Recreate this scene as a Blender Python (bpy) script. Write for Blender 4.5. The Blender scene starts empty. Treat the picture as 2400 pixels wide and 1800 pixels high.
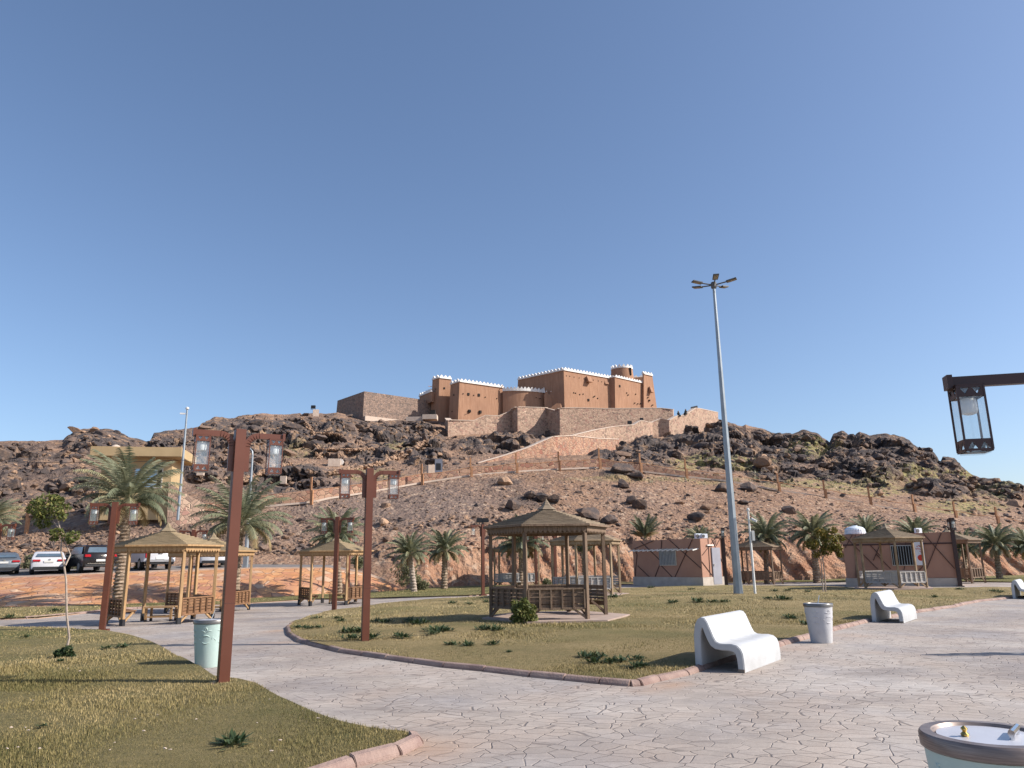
import bpy, bmesh, math, random
import numpy as np
from mathutils import Vector, Matrix
from mathutils.geometry import delaunay_2d_cdt
R = math.radians
random.seed(7); rng = np.random.default_rng(7)
scene = bpy.context.scene
col = scene.collection

# ------------------------------------------------------------------ camera
F_PX, CX, CY = 1750.0, 1200.0, 900.0
PITCH, ROLL, CAMZ = math.atan(408/1750), R(0.85), 1.65
fwd = Vector((0, math.cos(PITCH), math.sin(PITCH)))
r0 = Vector((1, 0, 0)); u0 = Vector((0, -math.sin(PITCH), math.cos(PITCH)))
cr = r0*math.cos(ROLL) - u0*math.sin(ROLL)
cu = u0*math.cos(ROLL) + r0*math.sin(ROLL)
cam_data = bpy.data.cameras.new('camera'); cam = bpy.data.objects.new('camera', cam_data); col.objects.link(cam)
cam.matrix_world = Matrix(((cr.x, cu.x, -fwd.x, 0), (cr.y, cu.y, -fwd.y, 0), (cr.z, cu.z, -fwd.z, CAMZ), (0, 0, 0, 1)))
cam_data.sensor_width = 36; cam_data.lens = 36*F_PX/2400; cam_data.clip_start = 0.1; cam_data.clip_end = 6000
scene.camera = cam
scene.render.resolution_x, scene.render.resolution_y = 1024, 768

# ------------------------------------------------------------------ light
SUN = Vector((0.80, -0.12, 0.585)).normalized()
world = bpy.data.worlds.new('World'); scene.world = world; world.use_nodes = True
wn = world.node_tree.nodes; bg = wn['Background']
sky = wn.new('ShaderNodeTexSky'); sky.sky_type = 'NISHITA'; sky.sun_disc = False
sky.sun_elevation = math.asin(SUN.z); sky.sun_rotation = math.atan2(SUN.x, SUN.y)
sky.altitude = 950; sky.air_density = 1.0; sky.dust_density = 2.6; sky.ozone_density = 4.0
tint = wn.new('ShaderNodeMix'); tint.data_type = 'RGBA'; tint.blend_type = 'MULTIPLY'; tint.inputs[0].default_value = 1.0; tint.inputs[7].default_value = (0.99, 0.96, 0.95, 1)
sg = wn.new('ShaderNodeGamma'); sg.inputs[1].default_value = 0.95; world.node_tree.links.new(sky.outputs[0], sg.inputs[0])
world.node_tree.links.new(sg.outputs[0], tint.inputs[6]); world.node_tree.links.new(tint.outputs[2], bg.inputs[0]); bg.inputs[1].default_value = 0.105
sd = bpy.data.lights.new('sun', 'SUN'); sd.energy = 3.6; sd.angle = R(0.53); sd.color = (1.0, 0.93, 0.84)
so = bpy.data.objects.new('sun', sd); col.objects.link(so); so.location = SUN*50
so.rotation_euler = SUN.to_track_quat('Z', 'Y').to_euler()
scene.view_settings.view_transform = 'Standard'; scene.view_settings.look = 'None'
scene.view_settings.exposure = 0.9; scene.view_settings.gamma = 1

# ------------------------------------------------------------------ projection helpers
def ray(px, py):
    return (cr*((px-CX)/F_PX) + cu*(-(py-CY)/F_PX) + fwd)
def W(px, py, D):                       # point on the line of sight at ground distance D
    d = ray(px, py); return Vector((0, 0, CAMZ)) + d*(D/d.y)
def Wz(px, py, z):                      # point on the line of sight at height z
    d = ray(px, py); return Vector((0, 0, CAMZ)) + d*((z-CAMZ)/d.z)
def proj(p):
    v = Vector(p) - Vector((0, 0, CAMZ)); w = v.dot(fwd)
    return (CX + F_PX*v.dot(cr)/w, CY - F_PX*v.dot(cu)/w)
def Xat(px, py, D): return W(px, py, D).x

# ------------------------------------------------------------------ ground height field
_anch = []
def anchor(px, py, D):
    p = W(px, py, D); _anch.append((p.x, p.y, p.z))
for a in [(522,1609,9.6),(855,1510,14.4),(239,1480,18.5),(783,1434,25.8),(1133,1397,34.5),(375,1462,23.3),
          (480,1432,30),(783,1418,33.6),(1285,1453,18.8),(1380,1396,32.5),(1210,1374,47),(1780,1369,49),
          (2095,1379,34.5),(1735,1580,10.3),(2111,1462,18),(2385,1404,29.5),(1731,1395,27.5),(1565,1374,43.5),
          (2110,1376,37.5),(2250,1375,36),(970,1385,44),(2400,1350,54),(1300,1520,12.5),(1923,1508,13),(60,1427,33)]:
    anchor(*a)
_A = np.array(_anch)
def g(x, y):
    w = np.exp(-((x-_A[:,0])**2 + (y-_A[:,1])**2)/(2*3.6**2))
    return float((w*_A[:,2]).sum()/(w.sum()+0.25))
def gv(x, y):
    x = np.asarray(x, float); y = np.asarray(y, float); s = np.zeros_like(x); t = np.zeros_like(x)
    for ax, ay, az in _A:
        w = np.exp(-((x-ax)**2+(y-ay)**2)/(2*3.6**2)); s += w*az; t += w
    return s/(t+0.25)
def G(px, py, off=0.0):                 # line of sight meets the ground
    d = ray(px, py); o = Vector((0, 0, CAMZ)); z = 0.0
    if d.z > -0.008: d = Vector((d.x, d.y, -0.008))
    for _ in range(30):
        t = (z+off-CAMZ)/d.z; p = o+d*t; z = 0.5*z+0.5*g(p.x, p.y)
    return Vector((p.x, p.y, z+off))

# ------------------------------------------------------------------ noise
def _h(ix, iy, iz):
    n = (ix*374761393 + iy*668265263 + iz*2147483647) & 0xffffffff
    n = ((n ^ (n >> 13))*1274126177) & 0xffffffff
    return ((n ^ (n >> 16)) & 0xffff)/65535.0
def vnoise(x, y, z=None):
    z = np.zeros_like(x) if z is None else z
    ix = np.floor(x).astype(np.int64); iy = np.floor(y).astype(np.int64); iz = np.floor(z).astype(np.int64)
    fx, fy, fz = x-ix, y-iy, z-iz
    sx, sy, sz = [f*f*(3-2*f) for f in (fx, fy, fz)]
    r = 0
    for a in (0, 1):
        for b in (0, 1):
            for c in (0, 1):
                r = r + _h(ix+a, iy+b, iz+c)*(sx if a else 1-sx)*(sy if b else 1-sy)*(sz if c else 1-sz)
    return r*2-1
def fbm(x, y, z=None, oct=4):
    s = 0; a = 1.0; f = 1.0; t = 0
    z = np.zeros_like(x) if z is None else z
    for i in range(oct):
        s = s + a*vnoise(x*f+i*17.3, y*f+i*9.1, z*f+i*5.7); t += a; a *= 0.5; f *= 2.03
    return s/t
def worley(x, y, z):                    # distance to nearest, second; random id
    ix = np.floor(x).astype(np.int64); iy = np.floor(y).astype(np.int64); iz = np.floor(z).astype(np.int64)
    d1 = np.full_like(x, 9.0); d2 = np.full_like(x, 9.0); idn = np.zeros_like(x)
    for a in (-1, 0, 1):
        for b in (-1, 0, 1):
            for c in (-1, 0, 1):
                jx, jy, jz = ix+a, iy+b, iz+c
                px = jx+_h(jx, jy, jz); py = jy+_h(jx+57, jy+13, jz); pz = jz+_h(jx, jy+91, jz+31)
                d = np.sqrt((px-x)**2+(py-y)**2+(pz-z)**2)
                m = d < d1
                d2 = np.where(m, d1, np.minimum(d2, d)); idn = np.where(m, _h(jx+7, jy+3, jz+5), idn); d1 = np.where(m, d, d1)
    return d1, d2, idn

# ------------------------------------------------------------------ materials
_mats = {}
def M(name, c1, c2=None, scale=4.0, rough=0.8, bump=0.0, bscale=None, metal=0.0, detail=6, stretch=None, ramp=(0.35, 0.65), spec=0.5, c3=None):
    if name in _mats: return _mats[name]
    m = bpy.data.materials.new(name); m.use_nodes = True; nt = m.node_tree; N = nt.nodes; L = nt.links
    b = N['Principled BSDF']; b.inputs['Roughness'].default_value = rough; b.inputs['Metallic'].default_value = metal
    b.inputs['Specular IOR Level'].default_value = spec
    c2 = c2 or tuple(v*0.82 for v in c1)
    tc = N.new('ShaderNodeTexCoord'); mp = N.new('ShaderNodeMapping'); L.new(tc.outputs['Object'], mp.inputs[0])
    if stretch: mp.inputs['Scale'].default_value = stretch
    n = N.new('ShaderNodeTexNoise'); n.inputs['Scale'].default_value = scale; n.inputs['Detail'].default_value = detail
    L.new(mp.outputs[0], n.inputs['Vector'])
    r = N.new('ShaderNodeValToRGB'); e = r.color_ramp.elements
    e[0].position, e[1].position = ramp; e[0].color = (*c1, 1); e[1].color = (*c2, 1)
    if c3: x = e.new(0.5*(ramp[0]+ramp[1])); x.color = (*c3, 1)
    L.new(n.outputs['Fac'], r.inputs[0]); L.new(r.outputs[0], b.inputs['Base Color'])
    if bump:
        n2 = N.new('ShaderNodeTexNoise'); n2.inputs['Scale'].default_value = bscale or scale*4; n2.inputs['Detail'].default_value = 5
        L.new(mp.outputs[0], n2.inputs['Vector'])
        bp = N.new('ShaderNodeBump'); bp.inputs['Strength'].default_value = bump; bp.inputs['Distance'].default_value = 0.02
        L.new(n2.outputs['Fac'], bp.inputs['Height']); L.new(bp.outputs[0], b.inputs['Normal'])
    _mats[name] = m; return m
class NG:                                # small node builder
    def __init__(s, name, rough=0.9):
        s.m = bpy.data.materials.new(name); s.m.use_nodes = True; s.N = s.m.node_tree.nodes; s.L = s.m.node_tree.links
        s.b = s.N['Principled BSDF']; s.b.inputs['Roughness'].default_value = rough; s.b.inputs['Specular IOR Level'].default_value = 0.25
        s.tc = s.N.new('ShaderNodeTexCoord').outputs['Object']; _mats[name] = s.m
    def map(s, scale=(1, 1, 1), rot=(0, 0, 0), vec=None):
        n = s.N.new('ShaderNodeMapping'); n.inputs['Scale'].default_value = scale; n.inputs['Rotation'].default_value = rot
        s.L.new(vec or s.tc, n.inputs[0]); return n.outputs[0]
    def noise(s, scale, detail=5, vec=None, rough=0.5, dist=0.0):
        n = s.N.new('ShaderNodeTexNoise'); n.inputs['Scale'].default_value = scale; n.inputs['Detail'].default_value = detail
        n.inputs['Roughness'].default_value = rough; n.inputs['Distortion'].default_value = dist
        s.L.new(vec or s.tc, n.inputs['Vector']); return n.outputs['Fac']
    def vor(s, scale, feature='F1', vec=None, rand=1.0, out='Distance'):
        n = s.N.new('ShaderNodeTexVoronoi'); n.feature = feature; n.inputs['Scale'].default_value = scale
        n.inputs['Randomness'].default_value = rand; s.L.new(vec or s.tc, n.inputs['Vector']); return n.outputs[out]
    def ramp(s, f, stops):
        n = s.N.new('ShaderNodeValToRGB'); e = n.color_ramp.elements
        while len(e) < len(stops): e.new(0.5)
        for i, (p, c) in enumerate(stops):
            e[i].position = p; e[i].color = (*c, 1) if isinstance(c, tuple) else (c, c, c, 1)
        s.L.new(f, n.inputs[0]); return n.outputs[0]
    def mix(s, f, a, b, mode='MIX'):
        n = s.N.new('ShaderNodeMix'); n.data_type = 'RGBA'; n.blend_type = mode
        for i, v in ((0, f), (6, a), (7, b)):
            if hasattr(v, 'links'): s.L.new(v, n.inputs[i])
            elif i == 0: n.inputs[0].default_value = v
            else: n.inputs[i].default_value = (*v, 1)
        return n.outputs[2]
    def math(s, op, a, b=0.0):
        n = s.N.new('ShaderNodeMath'); n.operation = op
        for i, v in ((0, a), (1, b)):
            if hasattr(v, 'links'): s.L.new(v, n.inputs[i])
            else: n.inputs[i].default_value = v
        return n.outputs[0]
    def attr(s, name, out='Fac'):
        n = s.N.new('ShaderNodeAttribute'); n.attribute_name = name; return n.outputs[out]
    def bump(s, h, strength, dist, prev=None):
        n = s.N.new('ShaderNodeBump'); n.inputs['Strength'].default_value = strength; n.inputs['Distance'].default_value = dist
        s.L.new(h, n.inputs['Height'])
        if prev is not None: s.L.new(prev, n.inputs['Normal'])
        return n.outputs[0]
    def done(s, colr, nrm=None):
        s.L.new(colr, s.b.inputs['Base Color'])
        if nrm is not None: s.L.new(nrm, s.b.inputs['Normal'])
        return s.m

# paving: stamped irregular hexagons
k = NG('stamped_paving', 0.75)
wv = k.noise(1.3, 2); 
dist = k.N.new('ShaderNodeVectorMath'); dist.operation = 'ADD'
nz = k.N.new('ShaderNodeTexNoise'); nz.inputs['Scale'].default_value = 2.2; k.L.new(k.tc, nz.inputs['Vector'])
sc = k.N.new('ShaderNodeVectorMath'); sc.operation = 'SCALE'; sc.inputs['Scale'].default_value = 0.18
k.L.new(nz.outputs['Color'], sc.inputs[0]); k.L.new(k.tc, dist.inputs[0]); k.L.new(sc.outputs[0], dist.inputs[1])
v2 = k.map((1, 1, 0.0), vec=dist.outputs[0])
v2 = k.map((0.78, 1, 1), (0, 0, R(28)), vec=v2)
e = k.vor(6.2, 'DISTANCE_TO_EDGE', v2, 0.7)
cell = k.vor(6.2, 'F1', v2, 0.7, 'Color')
jl = k.ramp(e, [(0.006, 0.25), (0.034, 1.0)])
gate = k.ramp(k.noise(0.9, 2), [(0.32, 0.35), (0.5, 1.0)])
sep = k.N.new('ShaderNodeSeparateColor'); k.L.new(cell, sep.inputs[0])
base = k.ramp(k.noise(0.35, 4), [(0.32, (0.30, 0.26, 0.235)), (0.5, (0.40, 0.345, 0.30)), (0.68, (0.46, 0.42, 0.385))])
pink = k.mix(k.ramp(k.noise(0.9, 5, rough=0.65), [(0.45, 0.0), (0.7, 0.45)]), base, (0.36, 0.27, 0.215))
blu = k.mix(k.ramp(k.noise(0.55, 4, vec=k.map((1, 1, 1), (0, 0, 1.0))), [(0.48, 0.0), (0.66, 0.6)]), pink, (0.29, 0.275, 0.28))
tone = k.math('ADD', k.math('MULTIPLY', sep.outputs[0], 0.16), 0.90)
tc_ = k.N.new('ShaderNodeCombineColor'); [k.L.new(tone, tc_.inputs[i]) for i in range(3)]
c = k.mix(1.0, blu, tc_.outputs[0], 'MULTIPLY')
c = k.mix(k.ramp(k.noise(28, 5, rough=0.7), [(0.4, 0.0), (0.75, 0.35)]), c, (0.20, 0.17, 0.15))
c = k.mix(k.ramp(k.noise(0.75, 6, vec=k.map((0.5, 1.3, 1), (0, 0, 0.35)), rough=0.7), [(0.52, 0.0), (0.66, 0.55)]), c, (0.20, 0.175, 0.165))
c = k.mix(k.ramp(k.noise(1.6, 5, vec=k.map((0.6, 1.2, 1), (0, 0, 2.0)), rough=0.7), [(0.56, 0.0), (0.72, 0.5)]), c, (0.50, 0.45, 0.405))
jf = k.math('MULTIPLY', k.math('SUBTRACT', 1.0, jl), gate)
c = k.mix(jf, c, (0.17, 0.14, 0.125))
soil = k.attr('soil'); c = k.mix(soil, c, (0.42, 0.27, 0.18))
h = k.math('SUBTRACT', k.math('MULTIPLY', k.noise(40, 4), 0.15), k.math('MULTIPLY', jf, 1.0))
k.done(c, k.bump(h, 0.7, 0.012, k.bump(k.noise(3.0, 4), 0.25, 0.03)))

# lawn
k = NG('dry_lawn', 0.95)
f1 = k.noise(0.45, 5, rough=0.6); f2 = k.noise(9, 6, rough=0.75); f3 = k.noise(60, 4, vec=k.map((1, .45, 1)), rough=0.8)
c = k.ramp(f1, [(0.34, (0.19, 0.165, 0.07)), (0.5, (0.33, 0.25, 0.115)), (0.66, (0.43, 0.325, 0.165))])
c = k.mix(k.ramp(f2, [(0.4, 0.0), (0.65, 0.55)]), c, (0.14, 0.12, 0.045))
c = k.mix(k.ramp(f3, [(0.42, 0.0), (0.7, 0.55)]), c, (0.36, 0.28, 0.15))
c = k.mix(k.math('MULTIPLY', k.attr('green'), 0.7), c, (0.095, 0.115, 0.03))
k.done(c, k.bump(f3, 1.0, 0.05, k.bump(f2, 0.7, 0.08)))
k = NG('grass_blades', 0.8)
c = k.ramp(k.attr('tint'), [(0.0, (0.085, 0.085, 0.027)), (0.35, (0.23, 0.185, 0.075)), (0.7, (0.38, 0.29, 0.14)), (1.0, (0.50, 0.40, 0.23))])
k.done(c)

# hill
k = NG('hill_soil', 0.95)
rock = k.attr('rock'); grey = k.attr('grey'); grs = k.attr('grass'); cut = k.attr('cut')
a1 = k.noise(0.12, 5); a2 = k.noise(1.6, 6, rough=0.7); a3 = k.vor(3.2, 'F1', out='Color')
s3 = k.N.new('ShaderNodeSeparateColor'); k.L.new(a3, s3.inputs[0])
soilc = k.ramp(a1, [(0.35, (0.255, 0.155, 0.098)), (0.65, (0.37, 0.228, 0.147))])
soilc = k.mix(k.ramp(a2, [(0.38, 0.0), (0.68, 0.65)]), soilc, (0.215, 0.14, 0.11))
soilc = k.mix(k.math('MULTIPLY', grey, 0.75), soilc, k.ramp(a2, [(0.35, (0.15, 0.118, 0.105)), (0.65, (0.27, 0.20, 0.165))]))
soilc = k.mix(cut, soilc, k.ramp(k.noise(0.5, 5), [(0.36, (0.31, 0.15, 0.09)), (0.52, (0.40, 0.22, 0.135)), (0.68, (0.49, 0.31, 0.205))]))
soilc = k.mix(k.ramp(s3.outputs[0], [(0.72, 0.0), (0.76, 0.6)]), soilc, k.ramp(s3.outputs[1], [(0.2, (0.12, 0.09, 0.08)), (0.5, (0.42, 0.27, 0.18)), (0.85, (0.50, 0.37, 0.27))]))
rk = k.ramp(k.noise(0.55, 7, rough=0.65, dist=0.4), [(0.38, (0.05, 0.042, 0.042)), (0.52, (0.105, 0.084, 0.076)), (0.58, (0.24, 0.155, 0.10)), (0.70, (0.44, 0.28, 0.17))])
rk = k.mix(k.ramp(k.noise(3.5, 5, rough=0.7), [(0.42, 0.0), (0.7, 0.55)]), rk, (0.085, 0.075, 0.075))
c = k.mix(rock, soilc, rk)
gn = k.ramp(k.noise(1.1, 6, rough=0.75), [(0.42, 0.0), (0.56, 1.0)])
c = k.mix(k.math('MULTIPLY', grs, gn), c, k.ramp(k.noise(2.5, 4), [(0.4, (0.16, 0.15, 0.055)), (0.6, (0.40, 0.34, 0.14))]))
hh = k.vor(1.1, 'F1'); h2 = k.vor(4.0, 'F1'); h3 = k.noise(2.0, 7, rough=0.7)
k.done(c, k.bump(h2, 0.8, 0.12, k.bump(h3, 0.9, 0.35)))
# loose rocks
k = NG('loose_rock', 0.9)
t = k.attr('tint')
c = k.ramp(t, [(0.0, (0.05, 0.042, 0.042)), (0.45, (0.12, 0.095, 0.086)), (0.7, (0.26, 0.165, 0.11)), (1.0, (0.44, 0.285, 0.185))])
c = k.mix(k.ramp(k.noise(1.2, 6, rough=0.7), [(0.45, 0.0), (0.7, 0.6)]), c, (0.30, 0.19, 0.125))
c = k.mix(k.ramp(k.noise(4.0, 5, rough=0.7), [(0.5, 0.0), (0.72, 0.5)]), c, (0.06, 0.052, 0.052))
k.done(c, k.bump(k.noise(2.5, 7, rough=0.7), 0.9, 0.15))
# crazy paving bank
k = NG('crazy_stone', 0.7)
vm = k.map((1, 1, 1))
e = k.vor(1.7, 'DISTANCE_TO_EDGE', vm); cc = k.vor(1.7, 'F1', vm, out='Color'); s3 = k.N.new('ShaderNodeSeparateColor'); k.L.new(cc, s3.inputs[0])
c = k.ramp(s3.outputs[0], [(0.1, (0.47, 0.22, 0.10)), (0.45, (0.56, 0.31, 0.15)), (0.7, (0.42, 0.19, 0.11)), (0.9, (0.55, 0.38, 0.25))])
c = k.mix(k.ramp(k.noise(1.5, 6), [(0.42, 0.0), (0.7, 0.6)]), c, (0.52, 0.24, 0.095))
c = k.mix(k.ramp(k.noise(0.5, 4, vec=k.map((1, 1, 1), (1, 0, 0))), [(0.5, 0.0), (0.66, 0.5)]), c, (0.30, 0.15, 0.125))
jn = k.ramp(e, [(0.012, 1.0), (0.04, 0.0)])
c = k.mix(k.math('MULTIPLY', jn, 0.8), c, (0.22, 0.115, 0.075))
k.done(c, k.bump(k.math('SUBTRACT', s3.outputs[1], k.math('MULTIPLY', jn, 2.0)), 0.5, 0.03))
# rubble masonry, three tones
def rubble(name, cols, sc):
    k = NG(name, 0.9); v = k.map((1, 1, 1.15))
    e = k.vor(sc, 'DISTANCE_TO_EDGE', v); cc = k.vor(sc, 'F1', v, out='Color'); s3 = k.N.new('ShaderNodeSeparateColor'); k.L.new(cc, s3.inputs[0])
    c = k.ramp(s3.outputs[0], [(0.05, cols[0]), (0.35, cols[1]), (0.6, cols[2]), (0.95, cols[3])])
    c = k.mix(k.ramp(k.noise(0.5, 4), [(0.4, 0.0), (0.7, 0.35)]), c, cols[2])
    jn = k.ramp(e, [(0.02, 1.0), (0.07, 0.0)]); c = k.mix(k.math('MULTIPLY', jn, 0.8), c, cols[4])
    return k.done(c, k.bump(k.math('SUBTRACT', s3.outputs[1], k.math('MULTIPLY', jn, 1.5)), 0.8, 0.08))
rubble('rubble_tan', [(0.24, 0.165, 0.13), (0.46, 0.31, 0.225), (0.52, 0.37, 0.27), (0.37, 0.21, 0.165), (0.60, 0.45, 0.33)], 2.6)
rubble('rubble_red', [(0.31, 0.14, 0.10), (0.42, 0.24, 0.16), (0.46, 0.29, 0.20), (0.26, 0.155, 0.125), (0.52, 0.36, 0.25)], 2.4)
rubble('rubble_grey', [(0.15, 0.12, 0.105), (0.27, 0.19, 0.15), (0.33, 0.23, 0.18), (0.20, 0.15, 0.13), (0.42, 0.31, 0.24)], 2.6)
# mud plaster with vertical finger lines
k = NG('mud_plaster', 0.95)
f = k.noise(1.0, 5, vec=k.map((3.0, 3.0, 0.35)), rough=0.65)
c = k.ramp(f, [(0.32, (0.30, 0.165, 0.10)), (0.68, (0.40, 0.232, 0.15))])
c = k.mix(k.ramp(k.noise(0.25, 4), [(0.42, 0.0), (0.7, 0.5)]), c, (0.27, 0.152, 0.10))
k.done(c, k.bump(f, 0.4, 0.06))
# stucco of the kiosks
M('kiosk_stucco', (0.37, 0.20, 0.14), (0.42, 0.235, 0.165), 1.2, 0.9, 0.25, 60)
M('dark_trim', (0.05, 0.022, 0.018), (0.07, 0.03, 0.025), 5, 0.6)
M('plinth_stone', (0.42, 0.36, 0.31), (0.50, 0.44, 0.38), 3, 0.8, 0.2)
M('white_plaster', (0.80, 0.78, 0.74), (0.70, 0.67, 0.62), 1.5, 0.85)
M('beige_stucco', (0.40, 0.29, 0.155), (0.45, 0.33, 0.18), 1.0, 0.9, 0.2, 40)
M('void_dark', (0.012, 0.01, 0.009), None, 3, 0.9)
M('old_wood', (0.13, 0.085, 0.055), (0.22, 0.15, 0.10), 3.0, 0.8, 0.4, stretch=(6, 6, 0.8), ramp=(0.3, 0.7))
M('old_wood_roof', (0.13, 0.098, 0.065), (0.26, 0.20, 0.135), 3.0, 0.8, 0.4, stretch=(1, 1, 9), ramp=(0.3, 0.7))
M('new_wood', (0.30, 0.175, 0.08), (0.43, 0.27, 0.13), 3.0, 0.7, 0.3, stretch=(6, 6, 0.8), ramp=(0.3, 0.7))
M('new_wood_roof', (0.17, 0.13, 0.075), (0.29, 0.22, 0.135), 3.0, 0.8, 0.4, stretch=(1, 1, 9), ramp=(0.3, 0.7))
M('pale_wood', (0.36, 0.34, 0.33), (0.46, 0.43, 0.40), 3.0, 0.8, 0.3)
M('tan_wood', (0.24, 0.165, 0.10), (0.34, 0.25, 0.16), 3.0, 0.8, 0.3)
M('brown_board', (0.15, 0.075, 0.035), (0.24, 0.125, 0.06), 3.0, 0.7, 0.3)
M('black_shoe', (0.018, 0.018, 0.022), None, 3, 0.5)
M('lamp_red', (0.105, 0.032, 0.017), (0.135, 0.044, 0.024), 1.2, 0.42, 0.05)
M('lamp_dark', (0.035, 0.016, 0.015), (0.05, 0.022, 0.02), 2, 0.4)
M('galvanised', (0.26, 0.30, 0.33), (0.33, 0.37, 0.40), 2.0, 0.42, metal=0.35)
M('galv_dark', (0.10, 0.10, 0.10), None, 3, 0.5)
M('led_lens', (0.20, 0.17, 0.12), (0.32, 0.27, 0.19), 20, 0.3)
M('white_concrete', (0.45, 0.46, 0.47), (0.37, 0.375, 0.375), 3.5, 0.5, 0.12, 60, ramp=(0.45, 0.8))
M('scuff', (0.12, 0.09, 0.07), (0.30, 0.25, 0.2), 12, 0.9)
M('bin_white', (0.44, 0.44, 0.46), (0.54, 0.54, 0.55), 3, 0.6, 0.15, 30)
M('bin_mint', (0.38, 0.50, 0.465), (0.44, 0.55, 0.51), 2.5, 0.5, 0.1, 30)
M('bin_rim', (0.13, 0.125, 0.12), (0.20, 0.19, 0.18), 8, 0.35, metal=0.5, stretch=(1, 1, 12))
M('bin_rim_brown', (0.17, 0.13, 0.115), (0.27, 0.215, 0.19), 8, 0.4, metal=0.4, stretch=(1, 1, 25))
M('bin_lid', (0.50, 0.50, 0.54), (0.56, 0.56, 0.60), 4, 0.35, metal=0.2)
M('chrome', (0.75, 0.75, 0.75), None, 3, 0.15, metal=1.0)
M('brass', (0.75, 0.52, 0.16), None, 3, 0.2, metal=1.0)
M('kerb_stone', (0.22, 0.145, 0.125), (0.33, 0.235, 0.195), 3.5, 0.9, 0.5, 40)
M('asphalt', (0.14, 0.125, 0.12), (0.20, 0.18, 0.165), 2, 0.9, 0.3)
M('bark_palm', (0.15, 0.10, 0.065), (0.34, 0.26, 0.19), 6, 0.95, 0.8, 20)
M('bark_pale', (0.30, 0.235, 0.19), (0.40, 0.33, 0.27), 12, 0.9, 0.3)
M('white_paint_pole', (0.72, 0.72, 0.70), None, 4, 0.4)
M('post_wood', (0.33, 0.155, 0.075), (0.45, 0.24, 0.12), 6, 0.8, 0.3)
M('pale_concrete', (0.50, 0.39, 0.31), (0.58, 0.47, 0.38), 3, 0.9)
M('pad_concrete', (0.30, 0.22, 0.18), (0.38, 0.29, 0.24), 3, 0.9)
M('window_glass', (0.10, 0.14, 0.18), None, 3, 0.08)
M('window_sky', (0.30, 0.40, 0.50), (0.42, 0.52, 0.62), 0.7, 0.06, metal=0.6)
M('shutter_grey', (0.16, 0.175, 0.19), (0.22, 0.24, 0.26), 4, 0.5)
M('door_grey', (0.27, 0.27, 0.31), (0.31, 0.31, 0.35), 2, 0.5)
M('frame_cream', (0.55, 0.52, 0.45), None, 3, 0.6)
M('sign_white', (0.72, 0.72, 0.74), (0.66, 0.66, 0.70), 3, 0.5)
M('sign_red', (0.55, 0.04, 0.02), None, 3, 0.5)
M('tank_white', (0.66, 0.72, 0.78), (0.72, 0.77, 0.82), 2, 0.4)
M('car_white', (0.58, 0.58, 0.60), (0.56, 0.56, 0.58), 1, 0.25, spec=0.6)
M('car_grey', (0.17, 0.19, 0.21), None, 1, 0.28, metal=0.4)
M('car_black', (0.018, 0.014, 0.014), None, 1, 0.2)
M('tail_red', (0.42, 0.01, 0.02), None, 1, 0.2)
M('plate_white', (0.65, 0.65, 0.62), None, 1, 0.5)
M('tyre', (0.015, 0.015, 0.015), None, 1, 0.8)
M('alloy', (0.45, 0.45, 0.46), None, 1, 0.35, metal=0.7)
M('plastic_black', (0.02, 0.02, 0.022), None, 1, 0.5)
M('robe_black', (0.012, 0.012, 0.014), (0.02, 0.02, 0.022), 6, 0.9)
M('skin', (0.42, 0.25, 0.17), None, 6, 0.6)
M('steel_grey', (0.30, 0.30, 0.33), None, 4, 0.4, metal=0.5)
def leafmat(name, a, b, cdry):
    k = NG(name, 0.6); k.b.inputs['Specular IOR Level'].default_value = 0.35
    c = k.ramp(k.attr('tint'), [(0.0, a), (0.65, b), (1.0, cdry)])
    k.done(c); 
    tr = k.N.new('ShaderNodeBsdfTranslucent'); k.L.new(c, tr.inputs[0]); ms = k.N.new('ShaderNodeMixShader'); ms.inputs[0].default_value = 0.25
    out = k.N['Material Output']; k.L.new(k.b.outputs[0], ms.inputs[1]); k.L.new(tr.outputs[0], ms.inputs[2]); k.L.new(ms.outputs[0], out.inputs[0])
leafmat('palm_leaf', (0.12, 0.145, 0.09), (0.25, 0.255, 0.16), (0.38, 0.33, 0.17))
leafmat('palm_dry', (0.20, 0.14, 0.07), (0.32, 0.24, 0.12), (0.42, 0.33, 0.18))
leafmat('tree_leaf', (0.06, 0.085, 0.02), (0.15, 0.165, 0.045), (0.30, 0.25, 0.08))
leafmat('tree_leaf_yellow', (0.075, 0.08, 0.018), (0.19, 0.16, 0.035), (0.38, 0.24, 0.06))
leafmat('weed_leaf', (0.03, 0.055, 0.02), (0.055, 0.085, 0.035), (0.12, 0.14, 0.06))
leafmat('bush_grey', (0.12, 0.13, 0.07), (0.20, 0.20, 0.11), (0.34, 0.30, 0.17))
# lantern glass
m = bpy.data.materials.new('lantern_glass'); m.use_nodes = True; N = m.node_tree.nodes; L = m.node_tree.links; _mats['lantern_glass'] = m
gl = N.new('ShaderNodeBsdfGlossy'); gl.inputs['Roughness'].default_value = 0.08; tr = N.new('ShaderNodeBsdfTransparent'); tr.inputs[0].default_value = (0.93, 0.96, 0.97, 1)
df = N.new('ShaderNodeBsdfDiffuse'); df.inputs[0].default_value = (0.75, 0.78, 0.8, 1)
m1 = N.new('ShaderNodeMixShader'); m1.inputs[0].default_value = 0.08; m2 = N.new('ShaderNodeMixShader'); m2.inputs[0].default_value = 0.10
L.new(tr.outputs[0], m1.inputs[1]); L.new(df.outputs[0], m1.inputs[2]); L.new(m1.outputs[0], m2.inputs[1]); L.new(gl.outputs[0], m2.inputs[2]); L.new(m2.outputs[0], N['Material Output'].inputs[0])
M('bulb_white', (0.75, 0.75, 0.73), None, 3, 0.4)

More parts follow.
